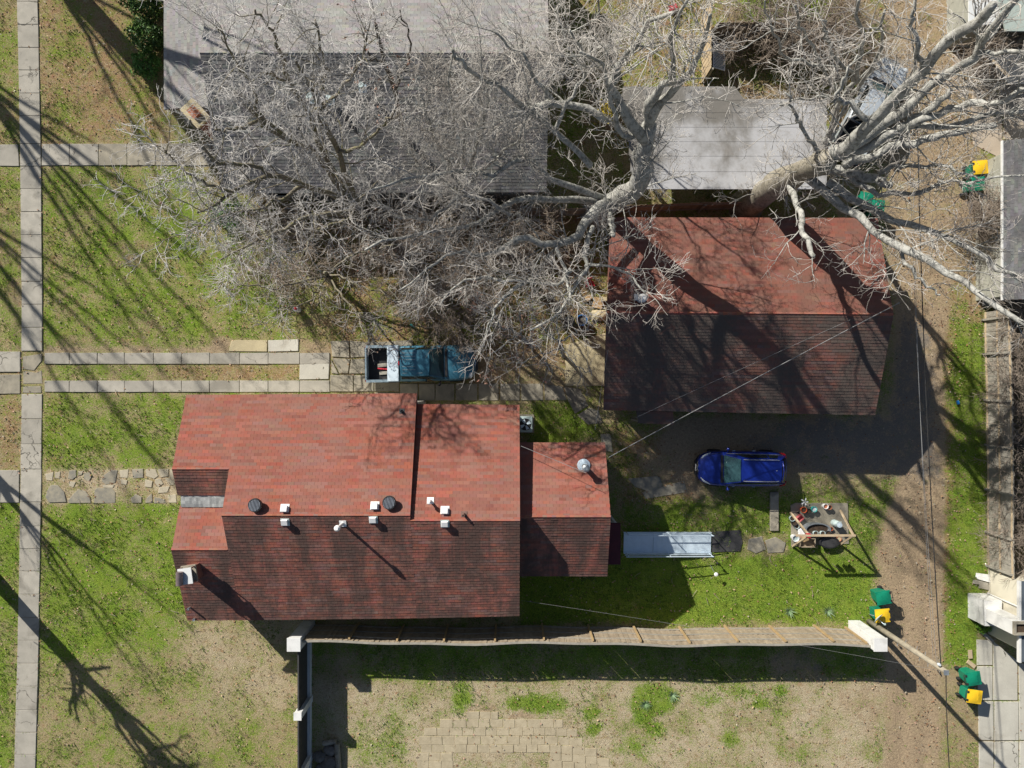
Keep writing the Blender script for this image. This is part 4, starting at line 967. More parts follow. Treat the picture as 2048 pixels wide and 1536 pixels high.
# street lamp arm on the pole
la = pb_.lerp(pt_,.3)
def wire(a, b, r, m, label, sag=.3, n=14, twist=False, name='overhead_wire'):
    a = Vector(a); b = Vector(b); pts = []
    for i in range(n+1):
        s = i/n; q = a.lerp(b, s); q.z -= sag*4*s*(1-s); pts.append(q)
    t_ = MB().tube(pts, r, 5).build(name, m, None, org=a)
    if twist: pass
    return tag(t_, label, 'wire')
def tw(px, py, z): return P(px, py, z)
wire(pt_+Vector((-.05,.1,-.3)), tw(1830,-40,6.6), .022, M['wire_black'], 'black overhead cable from the pole running up along the alley', .35)
wire(pt_+Vector((-.12,.2,-.5)), tw(1812,-40,6.2), .008, M['wire_pale'], 'thin pale wire left of the black alley cable', .4)
wire(pt_+Vector((-.02,.2,-.9)), tw(1822,-40,6.0), .007, M['wire_pale'], 'thinner pale wire just beside the black alley cable', .4)
wire(tw(1892,1344,6.8), tw(1905,1620,6.7), .02, M['wire_black'], 'black overhead cable leaving the pole toward the bottom edge', .1)
wire(tw(1217,915,4.0), tw(1800,605,6.3), .017, M['wire_pale'], 'thick pale twisted service cable crossing above the red garage roof', .25)
wire(tw(1270,836,3.3), tw(1700,640,6.2), .007, M['wire_pale'], 'thin pale wire parallel to the thick service cable over the garage', .2)
wire(tw(1042,892,3.9), tw(1172,946,5.0), .012, M['wire_pale'], 'short pale wire from main gable to the flue on the rear wing', .03)
wire(tw(1043,1201,3.0), tw(1890,1343,6.6), .005, M['wire_pale'], 'faint thin wire from the house eave across the yard to the pole', .3)
wire(tw(1190,860,3.6), tw(1216,700,5.0), .008, M['wire_pale'], 'faint thin wire hanging between rear wing and garage', .1)
wire(tw(430,357,2.6), tw(1000,560,4.5), .007, M['wire_black'], 'thin dark wire strung under the bare trees across the middle lawn', .4)
# satellite dish lying behind the pole
dq = P(1757,1237,1.2); ds = wthing('satellite_dish', 'small grey satellite dish on an arm beside the yellow lidded cart', 'satellite dish', P(1748,1228))
MB().tube([P(1738,1228), P(1740,1229,.9), dq+Vector((-.15,.1,-.1))], .02, 8).build('mast', M['galv'], ds)
mb = MB(); Md = Matrix.Translation(dq) @ Matrix.Rotation(.75,4,'Z') @ Matrix.Rotation(.95,4,'X')
vs = [Md @ Vector((0,0,-.07))]; nn = 20
for rr, zz in ((.14,-.055),(.28,0.0)):
    for k in range(nn): vs.append(Md @ Vector((rr*1.1*math.cos(2*math.pi*k/nn), rr*.85*math.sin(2*math.pi*k/nn), zz)))
mb.add(vs, [(0,1+k,1+(k+1)%nn) for k in range(nn)]+[(1+k,1+nn+k,1+nn+(k+1)%nn,1+(k+1)%nn) for k in range(nn)]); mb.build('reflector', M['bucket_grey'], ds, smooth=True)
MB().tube([Md @ Vector((0,-.24,0)), Md @ Vector((0,-.2,.3)), Md @ Vector((0,0,.36))], .014, 6).build('feed_arm', M['alu'], ds); MB().box(Md @ Vector((0,.02,.36)), (.08,.08,.07)).build('feed_horn', M['bucket_grey'], ds)

# ------------------------------------------------------------------ bare trees
def catmull(pts, K):
    P_ = np.array(pts, float); n = len(P_)
    if n == 2: s = np.linspace(0,1,K)[:,None]; return P_[0]*(1-s)+P_[1]*s
    ex = np.vstack([2*P_[0]-P_[1], P_, 2*P_[-1]-P_[-2]]); out = []
    for u in np.linspace(0, n-1-1e-6, K):
        i = int(u); f = u-i; p0,p1,p2,p3 = ex[i:i+4]
        out.append(.5*((2*p1)+(-p0+p2)*f+(2*p0-5*p1+4*p2-p3)*f*f+(-p0+3*p1-3*p2+p3)*f**3))
    return np.array(out)
def tubes(C, Rr, sides):
    """C (N,K,3) chains, Rr (N,K) radii -> verts, quads"""
    N, K, _ = C.shape
    T = np.gradient(C, axis=1); T /= np.linalg.norm(T, axis=2, keepdims=True)+1e-9
    ref = np.where(np.abs(T[:,:1,2:3]) > .85, np.array([[[1.,0,0]]]), np.array([[[0,0,1.]]])); ref = np.broadcast_to(ref, C.shape)
    X = np.cross(ref, T); X /= np.linalg.norm(X, axis=2, keepdims=True)+1e-9; Yv = np.cross(T, X)
    a = np.arange(sides)*2*np.pi/sides
    V_ = C[:,:,None,:] + Rr[:,:,None,None]*(X[:,:,None,:]*np.cos(a)[None,None,:,None] + Yv[:,:,None,:]*np.sin(a)[None,None,:,None])
    idx = np.arange(N*K*sides).reshape(N,K,sides); j = np.roll(np.arange(sides), -1)
    q = np.stack([idx[:,:-1,:], idx[:,:-1,:][:,:,j], idx[:,1:,:][:,:,j], idx[:,1:,:]], -1)
    return V_.reshape(-1,3), q.reshape(-1,4)
def spawn(C, Rr, per_m_, wt=1.0, *, per_m=0,  trange, ang, ln, K, wig, up, rf, rmin, g, taper=.45, cmax=400, rmax=1.0):
    N, Kp, _ = C.shape
    Ls = np.linalg.norm(np.diff(C, axis=1), axis=2).sum(1)
    cnt = np.clip(np.floor(Ls*per_m*wt + g.random(N)), 0, cmax).astype(int); par = np.repeat(np.arange(N), cnt); Mn = len(par)
    tt = g.uniform(trange[0], trange[1], Mn)*(Kp-1); i = np.minimum(tt.astype(int), Kp-2); f = (tt-i)[:,None]
    p = C[par,i]*(1-f)+C[par,i+1]*f; tan = C[par,i+1]-C[par,i]; tan /= np.linalg.norm(tan,axis=1,keepdims=True)+1e-9
    r0 = np.minimum(np.maximum((Rr[par,i]*(1-f[:,0])+Rr[par,i+1]*f[:,0])*rf, rmin), rmax)*g.uniform(.7,1.1,Mn)
    perp = g.normal(size=(Mn,3)); perp -= tan*(perp*tan).sum(1,keepdims=True); perp /= np.linalg.norm(perp,axis=1,keepdims=True)+1e-9
    an = np.radians(g.uniform(ang[0], ang[1], Mn))[:,None]
    d = tan*np.cos(an)+perp*np.sin(an)
    L = g.uniform(ln[0], ln[1], Mn)*(1-.45*tt/(Kp-1)); out = np.zeros((Mn,K,3)); out[:,0] = p; st = (L/(K-1))[:,None]
    for k in range(1,K):
        d = d + g.normal(size=(Mn,3))*wig + np.array([0,0,up]); d /= np.linalg.norm(d,axis=1,keepdims=True)
        out[:,k] = out[:,k-1]+d*st
    lo = out[:,:,2] < .25; out[:,:,2][lo] = .25
    return out, r0[:,None]*np.linspace(1, taper, K)[None,:]
def tree(label, base, limbs, levels, bark_m, limb_m, twig_m, seed, name='bare_tree', wob=.055, fkk=.78, leaves=0, group=None, leafcol=None, twig_sides=3):
    """limbs: list of (r0, r1, [(px,py,z),...]); first is the trunk"""
    g = np.random.default_rng(seed); b = P(*base); t_ = thing(name, label, 'tree', b); o = np.array(b)
    if group: t_['group'] = group
    K = 14; Cs = []; Rs = []
    wts = np.array([l[3] if len(l) > 3 else 1.0 for l in limbs])
    for k, (ra_, rb2, pts) in enumerate([l[:3] for l in limbs]):
        c = catmull([tuple(P(*q)) for q in pts], K); s = np.linspace(0,1,K)
        c[1:-1] += g.normal(size=(K-2,3))*wob*(.4 if k == 0 else 1)
        fk = fkk if ra_ > .1 else .85
        r = (ra_+(rb2-ra_)*s**.8)*(fk if k else 1); r *= 1+.07*g.normal(size=K)
        if k == 0: r[0] *= 1.35
        Cs.append(c); Rs.append(r)
        e1 = (c[-1]-c[-2])/np.linalg.norm(c[-1]-c[-2]); e0 = (c[0]-c[1])/np.linalg.norm(c[0]-c[1])
        cm = np.vstack([c[0]+e0*r[0]*.7, c[0]+e0*r[0]*.4, c, c[-1]+e1*r[-1]*.45, c[-1]+e1*r[-1]*.75]); rm_ = np.concatenate([[.02*r[0], r[0]*.8], r, [r[-1]*.7, r[-1]*.05]])
        V_, q_ = tubes(cm[None]-o, rm_[None], 14 if ra_ > .2 else 10)
        np_mesh('trunk' if k == 0 else 'limb', V_, q_, bark_m if k == 0 else limb_m, t_, smooth=True)
        # rounded end
    C = np.array(Cs); Rr = np.array(Rs); first = True; VV = []; QQ = []; off = 0; ends = []
    for lv in levels:
        C, Rr = spawn(C, Rr, 0, wts if len(C) == len(wts) and first else 1.0, g=g, **{k_: v_ for k_, v_ in lv.items() if k_ not in ('sides','part')})
        V_, q_ = tubes(C-o, Rr, lv.get('sides', twig_sides))
        if lv.get('part') == 'branches':
            np_mesh('branches', V_, q_, limb_m, t_, smooth=True)['kind'] = 'stuff'
        else: VV.append(V_); QQ.append(q_+off); off += len(V_)
        ends.append(C[:,-1]); first = False
    if VV: np_mesh('twigs', np.vstack(VV), np.vstack(QQ), twig_m, t_)['kind'] = 'stuff'
    if leaves:
        e = ends[-1]; e = e[g.integers(0,len(e),leaves)] if leafcol is None or len(leafcol) < 2 else e[g.permutation(len(e))[:leaves]]
        n = len(e); cen = e-o+g.normal(size=(n,3))*.05; u = g.normal(size=(n,3)); u /= np.linalg.norm(u,axis=1,keepdims=True); v = np.cross(u, g.normal(size=(n,3))); v /= np.linalg.norm(v,axis=1,keepdims=True)+1e-9
        s = g.uniform(.03,.06,(n,1)); A_ = np.concatenate([cen+u*s, cen+v*s*.55, cen-u*s, cen-v*s*.55]); q = np.stack([np.arange(n)+k*n for k in range(4)],1)
        lc = np.array(leafcol or [(.42,.22,.16),(.36,.17,.12),(.48,.30,.22)]); np_mesh('dead_leaves', A_, q, M['dead_leaf'], t_, tint=lc[g.integers(0,len(lc),n)]*g.uniform(.7,1.2,(n,1)))['kind'] = 'stuff'
    return t_
def LV(d=1.0, up=.02, big=(1.4,3.8), a=(25,70)):
    return [dict(per_m=1.35*d, trange=(.20,1.0), ang=a, ln=big, K=8, wig=.12, up=up, rf=.3, rmin=.022, rmax=.036, taper=.35, sides=5, part='branches'),
            dict(per_m=2.3*d, trange=(.15,1.0), ang=(25,70), ln=(.8,2.0), K=6, wig=.22, up=up, rf=.5, rmin=.014, rmax=.025, taper=.55, sides=4),
            dict(per_m=3.7*d, trange=(.12,1.0), ang=(25,65), ln=(.4,1.1), K=5, wig=.24, up=up, rf=.6, rmin=.0098, taper=.55),
            dict(per_m=2.4*d, trange=(.2,1.0), ang=(25,60), ln=(.2,.55), K=4, wig=.24, up=up, rf=.7, rmin=.0076, taper=.6)]

# T1: the giant at the right, trunk rising between carport and garage
tree('huge pale bare tree fanning over the alley right of the red garage', (1492,412), [
 (.66,.42,[(1492,412,0),(1545,375,4),(1600,345,7.5),(1650,322,10)]),
 (.42,.18,[(1640,326,9.5),(1700,292,11),(1741,244,12.5),(1801,186,14),(1862,117,15.5),(1943,52,17),(1985,10,18)]),
 (.32,.12,[(1690,300,10.5),(1769,252,11.5),(1822,206,12.5),(1882,161,13.5),(1943,121,14.5),(1958,97,15),(1993,50,16),(2040,-10,17)]),
 (.14,.07,[(1943,121,14.5),(1971,107,14.8),(2043,107,15.5),(2075,140,15.5)]),
 (.30,.12,[(1680,310,10),(1750,285,11),(1822,242,12),(1872,212,13),(1900,180,13.5)]),
 (.24,.11,[(1800,255,11.8),(1862,232,12.6),(1933,212,13.5),(1993,204,14.2),(2060,180,15)]),
 (.24,.10,[(1700,305,10),(1771,264,11),(1842,254,11.8),(1922,248,12.6),(1993,226,13.4),(2060,218,14)]),
 (.25,.16,[(1690,330,9),(1750,312,9.6),(1811,290,10.2),(1862,277,10.8),(1925,262,11.2),(1990,251,11.8)]),
 (.34,.20,[(1600,345,7.5),(1640,338,8),(1700,344,8.6),(1761,360,9),(1781,370,9.2)]),
 (.20,.05,[(1700,352,8.4),(1741,380,8.8),(1791,389,9.2),(1832,385,9.6),(1882,371,10),(1933,365,10.5),(2060,350,11.5)]),
 (.17,.05,[(1760,345,9),(1789,331,9.4),(1842,332,9.8),(1882,330,10.2),(1922,344,10.5),(1958,362,10.6)]),
 (.30,.12,[(1610,350,7.6),(1640,375,8.2),(1690,411,8.8),(1725,441,9.2),(1769,475,9.8),(1822,504,10.4),(1878,536,11),(1933,566,11.6),(1971,598,12),(2060,655,12.8)]),
 (.24,.09,[(1660,365,8.4),(1727,415,9),(1781,439,9.6),(1842,457,10.2),(1922,486,11),(1963,506,11.4),(2005,538,11.8),(2060,560,12)]),
 (.14,.05,[(1785,486,9.8),(1812,515,10),(1832,550,10.2),(1858,575,10.3),(1880,590,10.4)]),
 (.22,.13,[(1580,372,6.8),(1596,405,7.4),(1602,447,7.9),(1618,481,8.3),(1627,512,8.6)]),
 (.15,.05,[(1645,318,9.8),(1610,260,10.8),(1590,225,11.6),(1570,185,12.2)]),
 (.16,.05,[(1741,244,12.5),(1700,205,12.8),(1670,192,13),(1690,150,13.6),(1715,110,14)]),
 (.10,.04,[(1845,140,15),(1835,80,15.8),(1826,20,16.4),(1830,-40,17)]),
], LV(1.02, .015, (1.2,3.4)), M['bark_trunk'], M['bark_pale'], M['twig'], 101, fkk=.68)
# T2: the dense tree in the middle
tree('dense pale bare tree spreading over the middle yard and grey roofs', (1190,428), [
 (.54,.28,[(1190,428,0),(1212,412,3),(1240,394,6),(1268,380,7.5),(1287,342,9),(1282,318,9.6),(1291,292,10.2),(1298,250,11)],.9),
 (.27,.06,[(1298,252,11),(1310,222,12),(1340,185,13.4),(1378,140,15),(1402,90,16.4),(1420,30,17.8)],.75),
 (.24,.05,[(1297,254,11),(1302,205,12.6),(1345,150,14.6),(1338,80,16.6),(1375,0,18.4)],.75),
 (.18,.05,[(1298,250,11),(1262,276,11),(1246,268,11.4),(1225,220,12.6),(1215,170,13.6),(1204,125,14.6),(1160,104,15.4)],.9),
 (.28,.07,[(1290,280,10.6),(1240,212,12.4),(1227,161,13.5),(1243,130,14.3),(1269,96,15.2),(1295,47,16.5),(1345,26,17.4)],.8),
 (.30,.14,[(1216,402,5.6),(1175,439,6.6),(1151,475,7.4),(1112,489,8),(1050,480,8.6),(1000,500,9)]),
 (.12,.05,[(1112,490,8),(1125,527,8.4),(1135,560,8.8),(1140,600,9)]),
 (.16,.05,[(1185,455,6.8),(1167,509,7.4),(1172,533,7.6),(1151,569,8),(1112,632,8.6),(1060,660,9)]),
 (.11,.04,[(1172,533,7.6),(1190,527,7.8),(1248,543,8.4),(1295,590,9)]),
 (.17,.15,[(1217,415,5.6),(1220,440,6),(1227,470,6.2)]),
 (.20,.15,[(1260,270,10),(1217,240,10.4),(1172,216,10.8),(1110,210,11.2),(1076,213,11.4),(1036,224,11.6)]),
 (.12,.04,[(1110,208,11.2),(1090,180,11.8),(1076,161,12.2),(1047,109,13),(1013,88,13.4),(985,60,13.8)]),
 (.18,.06,[(1180,330,9),(1110,260,10.4),(1034,203,11.8),(980,165,12.8),(930,133,13.8),(905,100,14.4)]),
 (.20,.05,[(1216,400,5.5),(1110,357,7.5),(1042,314,8.6),(993,349,8.8),(951,341,9.2),(904,344,9.6),(800,359,10.4),(740,380,10.8)]),
 (.22,.05,[(1205,405,5),(1110,400,6.6),(1034,397,7.6),(982,429,8),(946,455,8.4),(891,460,8.8),(800,473,9.4),(730,500,9.8)]),
 (.13,.04,[(1040,480,8.2),(960,510,8.6),(920,500,8.8),(860,535,9.2),(800,580,9.5)]),
 (.12,.04,[(1020,430,8),(950,390,8.4),(900,410,8.6),(850,440,8.8),(780,430,9.2)]),
 (.12,.04,[(1060,560,8.4),(1010,590,8.6),(990,625,8.8),(975,670,8.6)]),
 (.10,.04,[(1110,260,10.4),(1150,180,11.8),(1172,130,12.8),(1140,60,14)]),
 (.10,.04,[(1140,540,8.2),(1110,570,8.6),(1020,560,8.8),(930,560,9),(880,610,9)]),
], LV(1.12, .01, (1.3,3.8)), M['bark_pale'], M['bark_pale'], M['twig'], 102)
# T3: leaning clump at the left of the fence
tree('leaning multi-stemmed bare tree over the grey roof, mossy bark', (712,428), [
 (.30,.20,[(712,428,0),(712,415,2),(710,400,4)]),
 (.19,.06,[(711,402,3.6),(690,340,6),(677,307,7.4),(646,239,9.6),(633,203,10.6),(612,161,12),(590,120,13)]),
 (.17,.05,[(708,405,3.6),(660,330,6.2),(617,234,9),(586,177,10.8),(555,154,11.8),(521,148,12.6)]),
 (.18,.05,[(706,410,3.4),(664,388,5),(604,372,7),(547,351,8.6),(513,357,9.2),(461,385,9.8),(426,410,10.2),(395,425,10.6)]),
 (.17,.05,[(705,408,3.5),(660,345,6),(620,304,7.6),(573,276,9),(534,258,10),(498,216,11.2)]),
 (.16,.05,[(706,424,2.6),(660,427,4),(634,430,4.8),(587,447,5.8),(567,462,6.2),(530,480,6.8),(480,500,7.4),(440,520,7.8)]),
 (.11,.04,[(690,440,3),(647,455,4),(620,480,4.6),(600,520,5)]),
 (.12,.04,[(547,351,8.6),(500,330,9.6),(430,322,10.6),(400,280,11.4),(380,240,12)]),
 (.10,.04,[(573,276,9),(520,240,10.4),(470,260,11),(430,260,11.6)]),
 (.09,.03,[(534,258,10),(500,170,11.6),(470,120,12.8),(440,60,14)]),
 (.10,.03,[(604,372,7),(560,400,7.6),(500,420,8.4),(430,440,9.2),(370,470,9.8)]),
 (.09,.03,[(461,385,9.8),(400,360,10.6),(360,330,11.2),(330,300,11.8)]),
 (.09,.03,[(617,234,9),(680,180,10.6),(720,120,12),(735,60,13.2)]),
 (.10,.04,[(586,177,10.8),(560,110,12.4),(540,60,13.4),(510,20,14)]),
 (.10,.04,[(633,203,10.6),(650,150,11.8),(640,90,13),(630,40,13.8)]),
 (.10,.04,[(677,307,7.4),(720,290,8.2),(760,260,9),(790,220,9.8)]),
], LV(1.22, .0, (1.3,3.6)), M['bark_moss'], M['bark_moss'], M['twig_silver'], 103)
tree('fine-twigged bare tree between the leaning tree and the dense tree', (935,424), [
 (.20,.13,[(935,424,0),(925,400,3),(915,375,5)]),
 (.10,.04,[(916,378,4.8),(880,300,7.6),(858,245,9.4),(840,190,11)]), (.10,.04,[(915,375,5),(910,270,8.6),(900,170,11.4),(905,110,12.8)]), (.09,.04,[(918,382,4.6),(960,280,8),(975,190,10.6),(985,120,12.4)]), (.09,.04,[(918,385,4.4),(860,340,6.6),(815,310,8)]), (.09,.04,[(920,385,4.4),(985,320,7),(1040,270,8.8),(1060,200,10.4)]), (.08,.03,[(918,384,4.6),(930,250,9),(945,150,11.6)]),
], LV(1.35, .01, (1.1,3.0)), M['bark_moss'], M['bark_pale'], M['twig'], 110)
# T4: slim dark tree with a few dark leaves
tree('slim dark-stemmed tree with few red leaves in front of the grey ridge', (822,330), [
 (.14,.05,[(822,330,0),(806,270,4),(792,188,8),(769,128,10.5),(761,96,11.6),(752,50,13)]),
 (.06,.03,[(790,180,8.2),(815,120,9.8),(820,80,10.8),(800,20,12.4)]),
 (.06,.03,[(769,128,10.5),(740,110,11),(725,70,12)]),
], LV(.62, .04, (.9,2.4)), M['bark_dark'], M['bark_dark'], M['twig'], 104, leaves=260)
# T5: small trees around the truck
tree('small pale tree arching over the pickup bonnet with brown leaves', (1052,684), [
 (.10,.06,[(1052,684,0),(1046,676,1.5),(1040,668,3)]),
 (.05,.02,[(1040,668,2.6),(1005,690,3.4),(975,715,3.8)]), (.05,.02,[(1042,668,2.8),(1040,630,3.8),(1035,590,4.6)]), (.05,.02,[(1040,668,3),(1000,650,4),(985,610,4.8)]), (.05,.02,[(1046,676,2.2),(1080,700,3.2),(1100,740,3.8)]),
], LV(1.15, .0, (.5,1.3)), M['bark_pale'], M['bark_pale'], M['twig'], 105, leaves=900)
tree('small bare tree with fine drooping twigs beside the red garage wall', (1127,712), [
 (.09,.06,[(1127,712,0),(1122,698,1.5),(1118,684,3)]),
 (.05,.02,[(1118,686,2.8),(1152,662,3.8),(1187,662,4.6)]), (.05,.02,[(1118,686,2.8),(1082,652,3.8),(1057,622,4.6)]), (.05,.02,[(1119,686,2.6),(1142,722,3.4),(1184,752,4.0)]), (.05,.02,[(1118,684,3),(1112,632,4),(1132,582,5)]), (.04,.02,[(1122,698,2),(1072,712,3),(1032,732,3.6)]),
], LV(1.05, -.01, (.6,1.5)), M['bark_pale'], M['bark_pale'], M['twig'], 106)
tree('low brushy bare tree with mossy limbs over the middle lawn', (660,560), [
 (.13,.09,[(660,560,0),(655,550,1.2),(650,545,2)]),
 (.08,.03,[(655,550,1.4),(610,560,2.4),(560,575,3.2),(500,570,4),(450,580,4.4)]), (.08,.03,[(655,548,1.6),(690,520,2.6),(740,500,3.6),(800,490,4.2)]), (.07,.03,[(656,552,1.5),(690,600,2.6),(720,640,3.2),(740,690,3.6)]), (.07,.03,[(655,550,1.5),(620,600,2.6),(560,620,3.2)]), (.06,.03,[(656,550,1.6),(700,560,2.6),(770,590,3.2),(830,610,3.6)]),
], LV(1.25, .0, (.9,2.4)), M['bark_moss'], M['bark_moss'], M['twig'], 107, leaves=500)
# T7: tree behind the carport
tree('bare tree behind the carport with two straight pale stems', (1640,300), [
 (.26,.18,[(1640,300,0),(1655,280,3),(1662,262,5)]),
 (.16,.06,[(1662,262,5),(1680,200,8),(1707,160,9.6),(1720,110,11.4),(1727,70,12.6),(1718,0,14.4)]), (.14,.05,[(1665,262,5.2),(1700,200,8),(1735,150,10),(1760,90,12),(1770,20,14)]),
 (.10,.04,[(1680,200,8),(1640,130,10),(1610,70,12),(1590,10,13.6)]), (.09,.04,[(1707,160,9.6),(1660,100,11.4),(1640,40,13)]), (.09,.04,[(1700,205,8),(1620,195,9),(1560,210,9.6)]),
 (.08,.03,[(1640,130,10),(1570,110,11),(1545,60,12.4),(1530,0,14)]),
], LV(.75, .01, (1.2,3.0)), M['bark_pale'], M['bark_pale'], M['twig'], 108)
tree('thin bare tree in the upper middle yard above the grey roof end', (1150,150), [
 (.12,.07,[(1150,150,0),(1152,130,4),(1156,100,7)]), (.07,.03,[(1155,104,6.6),(1130,60,9),(1100,20,11)]), (.07,.03,[(1156,100,7),(1190,40,9.6),(1200,-20,11.6)]), (.06,.03,[(1153,118,5),(1100,110,7),(1050,80,8.6)]), (.06,.03,[(1153,118,5),(1210,90,7),(1260,60,8.6)]),
], LV(1.3, .01, (1.0,2.8)), M['bark_pale'], M['bark_pale'], M['twig'], 109)
# street trees standing just outside the frame, known by their shadows on the lawns
def street_tree(label, base, h, r, seed, spread=5.0, dens=.5, n=7, lean=(0,0), fork=.38, lo=.75):
    g = random.Random(seed); bx, by = base
    def at(dx, dy, z): p = P(bx,by); return ((p.x+dx)*F/(H-z)+1024, 768-(p.y+dy)*F/(H-z), z)
    fk = h*fork; L = [(r,r*.62,[at(0,0,0),at(lean[0]*.5,lean[1]*.5,fk*.5),at(lean[0],lean[1],fk)])]
    for k in range(n):
        a = 2*math.pi*k/n+g.uniform(-.4,.4); s = spread*g.uniform(.6,1.1); s0 = g.uniform(lo,1.0); zt = min(h, fk*s0+(h-fk*.6)*g.uniform(.5,1.0))
        c, q = math.cos(a), math.sin(a)
        L.append((r*.42,r*.10,[at(lean[0]*s0,lean[1]*s0,fk*s0),at(lean[0]+c*s*.3,lean[1]+q*s*.3,fk*s0+(zt-fk*s0)*.35),at(lean[0]+c*s*.7,lean[1]+q*s*.7,fk*s0+(zt-fk*s0)*.7),at(lean[0]+c*s,lean[1]+q*s,zt)]))
    return tree(label, base, L, [dict(per_m=.9*dens*2, trange=(.2,1), ang=(25,65), ln=(1.2,3.4), K=6, wig=.2, up=.03, rf=.36, rmin=.025, taper=.4, sides=4, part='branches'), dict(per_m=2.2*dens*2, trange=(.15,1), ang=(25,65), ln=(.5,1.5), K=5, wig=.24, up=.02, rf=.5, rmin=.012, taper=.5)], M['bark_moss'], M['bark_moss'], M['twig'], seed)
street_tree('street tree at the left edge casting the long branching trunk shadow', (-16,1154), 17, .36, 201, 3.6, .85, 11, fork=.7, lo=.35)
street_tree('tall tree above the top edge shading the grey porch roof', (38,-130), 17, .62, 202, 5.0, .35, 7, fork=.45)
street_tree('tall street tree left of the frame shading the upper sidewalk', (-330,-150), 19, .40, 203, 4.6, .4, 8)
street_tree('wide street tree left of the frame shading the middle lawn', (-460,20), 21, .40, 204, 4.8, .4, 8)
street_tree('street tree left of the frame shading the lower sidewalk edge', (-190,760), 12, .3, 205, 3.2, .35, 6)
street_tree('tall narrow street tree left of the frame striping the upper lawn', (-190,-360), 20, .38, 206, 4.4, .4, 7)

# ------------------------------------------------------------------ shrubs
def shrub(label, px, py, r, h, n, cols, seed, leaf=.05, name='evergreen_shrub', stems=7, m='leaf_dark', group=None, sx=1.0):
    g = np.random.default_rng(seed); b = P(px,py); t_ = thing(name, label, 'shrub', b)
    if group: t_['group'] = group
    mb = MB()
    for k in range(stems):
        a = 2*math.pi*k/stems; e = Vector((math.cos(a)*r*.5*sx, math.sin(a)*r*.5, h*.7)); mb.tube([(0,0,0), e*.5+Vector((0,0,h*.1)), e], [.025,.018,.01], 5)
    mb.build('stems', M['bark_moss'], t_)
    u = g.normal(size=(n,3)); u /= np.linalg.norm(u,axis=1,keepdims=True); rad = g.uniform(.45,1,(n,1))**.6
    lump = 1+.28*np.sin(u[:,:1]*5+seed)*np.cos(u[:,1:2]*4+seed*2)
    c = u*rad*lump*np.array([[r*sx,r,h*.5]]); c[:,2] = np.maximum(c[:,2]+h*.55,.04)
    d = g.normal(size=(n,3)); d /= np.linalg.norm(d,axis=1,keepdims=True); v = np.cross(d, g.normal(size=(n,3))); v /= np.linalg.norm(v,axis=1,keepdims=True)
    s = leaf*g.uniform(.6,1.4,(n,1)); A_ = np.concatenate([c+d*s, c+v*s*.5, c-d*s, c-v*s*.5]); q = np.stack([np.arange(n)+k*n for k in range(4)],1)
    cc = np.array(cols)[g.integers(0,len(cols),n)]*g.uniform(.6,1.4,(n,1))
    np_mesh('foliage', A_, q, M[m], t_, tint=cc)['kind'] = 'stuff'; return t_
DK = [(1,1,1),(1.6,1.4,1.2),(.7,.8,.7),(2.2,1.9,1.6)]
shrub('tall dark evergreen shrub against the grey porch at the top', 310,14, 1.15,2.2,4200,DK,1,.07)
shrub('dark evergreen shrub below the tallest one beside the porch', 312,88, .85,1.7,3000,DK,2,.07)
shrub('smaller glossy green shrub at the porch lower end', 302,138, .75,1.0,1800,[(1.6,1.8,1.2),(2.4,2.4,2)],3,.06)
shrub('silvery green bush beside the end of the lot fence', 462,432, .75,.8,1800,[(2.4,2.4,2.6),(1.8,2.0,1.8)],4,.05,sx=1.3)
shrub('dark twiggy bush against the rear wing lower wall', 1175,1140, .5,.6,900,[(2.2,1.6,1.6),(1.2,1.0,1.0)],5,.04)
shrub('yellow-green weed clump below the dock ramp wall', 1962,1250, .35,.45,700,[(3,2.6,1),(2.4,2.4,.8)],6,.05,m='leaf_dark')
shrub('reddish leafy shrub in the shade of the middle trees', 622,506, .55,.7,900,[(4.5,1.6,2.2),(3.4,1.2,1.8)],7,.045)
for k, (px_, py_, lb) in enumerate(((1578,1222,'pale spiky weed tuft near the fence, left of two'), (1655,1222,'pale spiky weed tuft near the fence, right of two'), (1290,1408,'dark spiky weed in the straw lawn by the shade edge'), (1345,1390,'spiky green weed right of the dark weed in the straw lawn'))):
    g = np.random.default_rng(50+k); b = P(px_,py_); n = 90; a = g.uniform(0,2*np.pi,n); L = g.uniform(.15,.42,n); w = .02
    A_ = np.concatenate([np.stack([-np.sin(a)*w,np.cos(a)*w,0*a+.02],1), np.stack([np.sin(a)*w,-np.cos(a)*w,0*a+.02],1), np.stack([np.cos(a)*L,np.sin(a)*L,L*g.uniform(.3,.8,n)],1)]); q = np.stack([np.arange(n),np.arange(n)+n,np.arange(n)+2*n],1)
    o = np_mesh('weed_tuft', A_, q, M['weed'], tint=np.array([(1.6,1.4,2.0),(1,1,1)])[g.integers(0,2,n)]); o.location = b; tag(o, lb, 'weed')
def bramble(label, px, py, r, seed):
    pts = lambda a, s, z: (px+math.cos(a)*s*39, py-math.sin(a)*s*39, z)
    L = [(.06,.03,[(px,py,0),(px+1,py,.6)])]+[(.035,.012,[(px,py,.2),pts(a,r*.5,1.2),pts(a+.3,r,1.6),pts(a+.5,r*1.3,1.3)]) for a in (0,.9,1.8,2.6,3.4,4.3,5.3)]
    tree(label, (px,py), L, LV(2.0,0,(.5,1.4))[:3], M['bark_moss'], M['twig_brown'], M['twig_brown'], seed, name='bramble_bush', wob=.08)
for k, (y_, w_) in enumerate(((660,'uppermost'),(760,'second from the top'),(860,'middle'),(960,'second from the bottom'),(1070,'lowest'))):
    bramble('tangled bare bramble bush behind the right fence, '+w_, 2064, y_, 1.05, 300+k)
bramble('bare bramble bush beside the green carts at the pale apron', 1968, 440, .6, 320)
bramble('bare brushy bush by the dark lean-to at top right', 2000, 90, 1.1, 321)
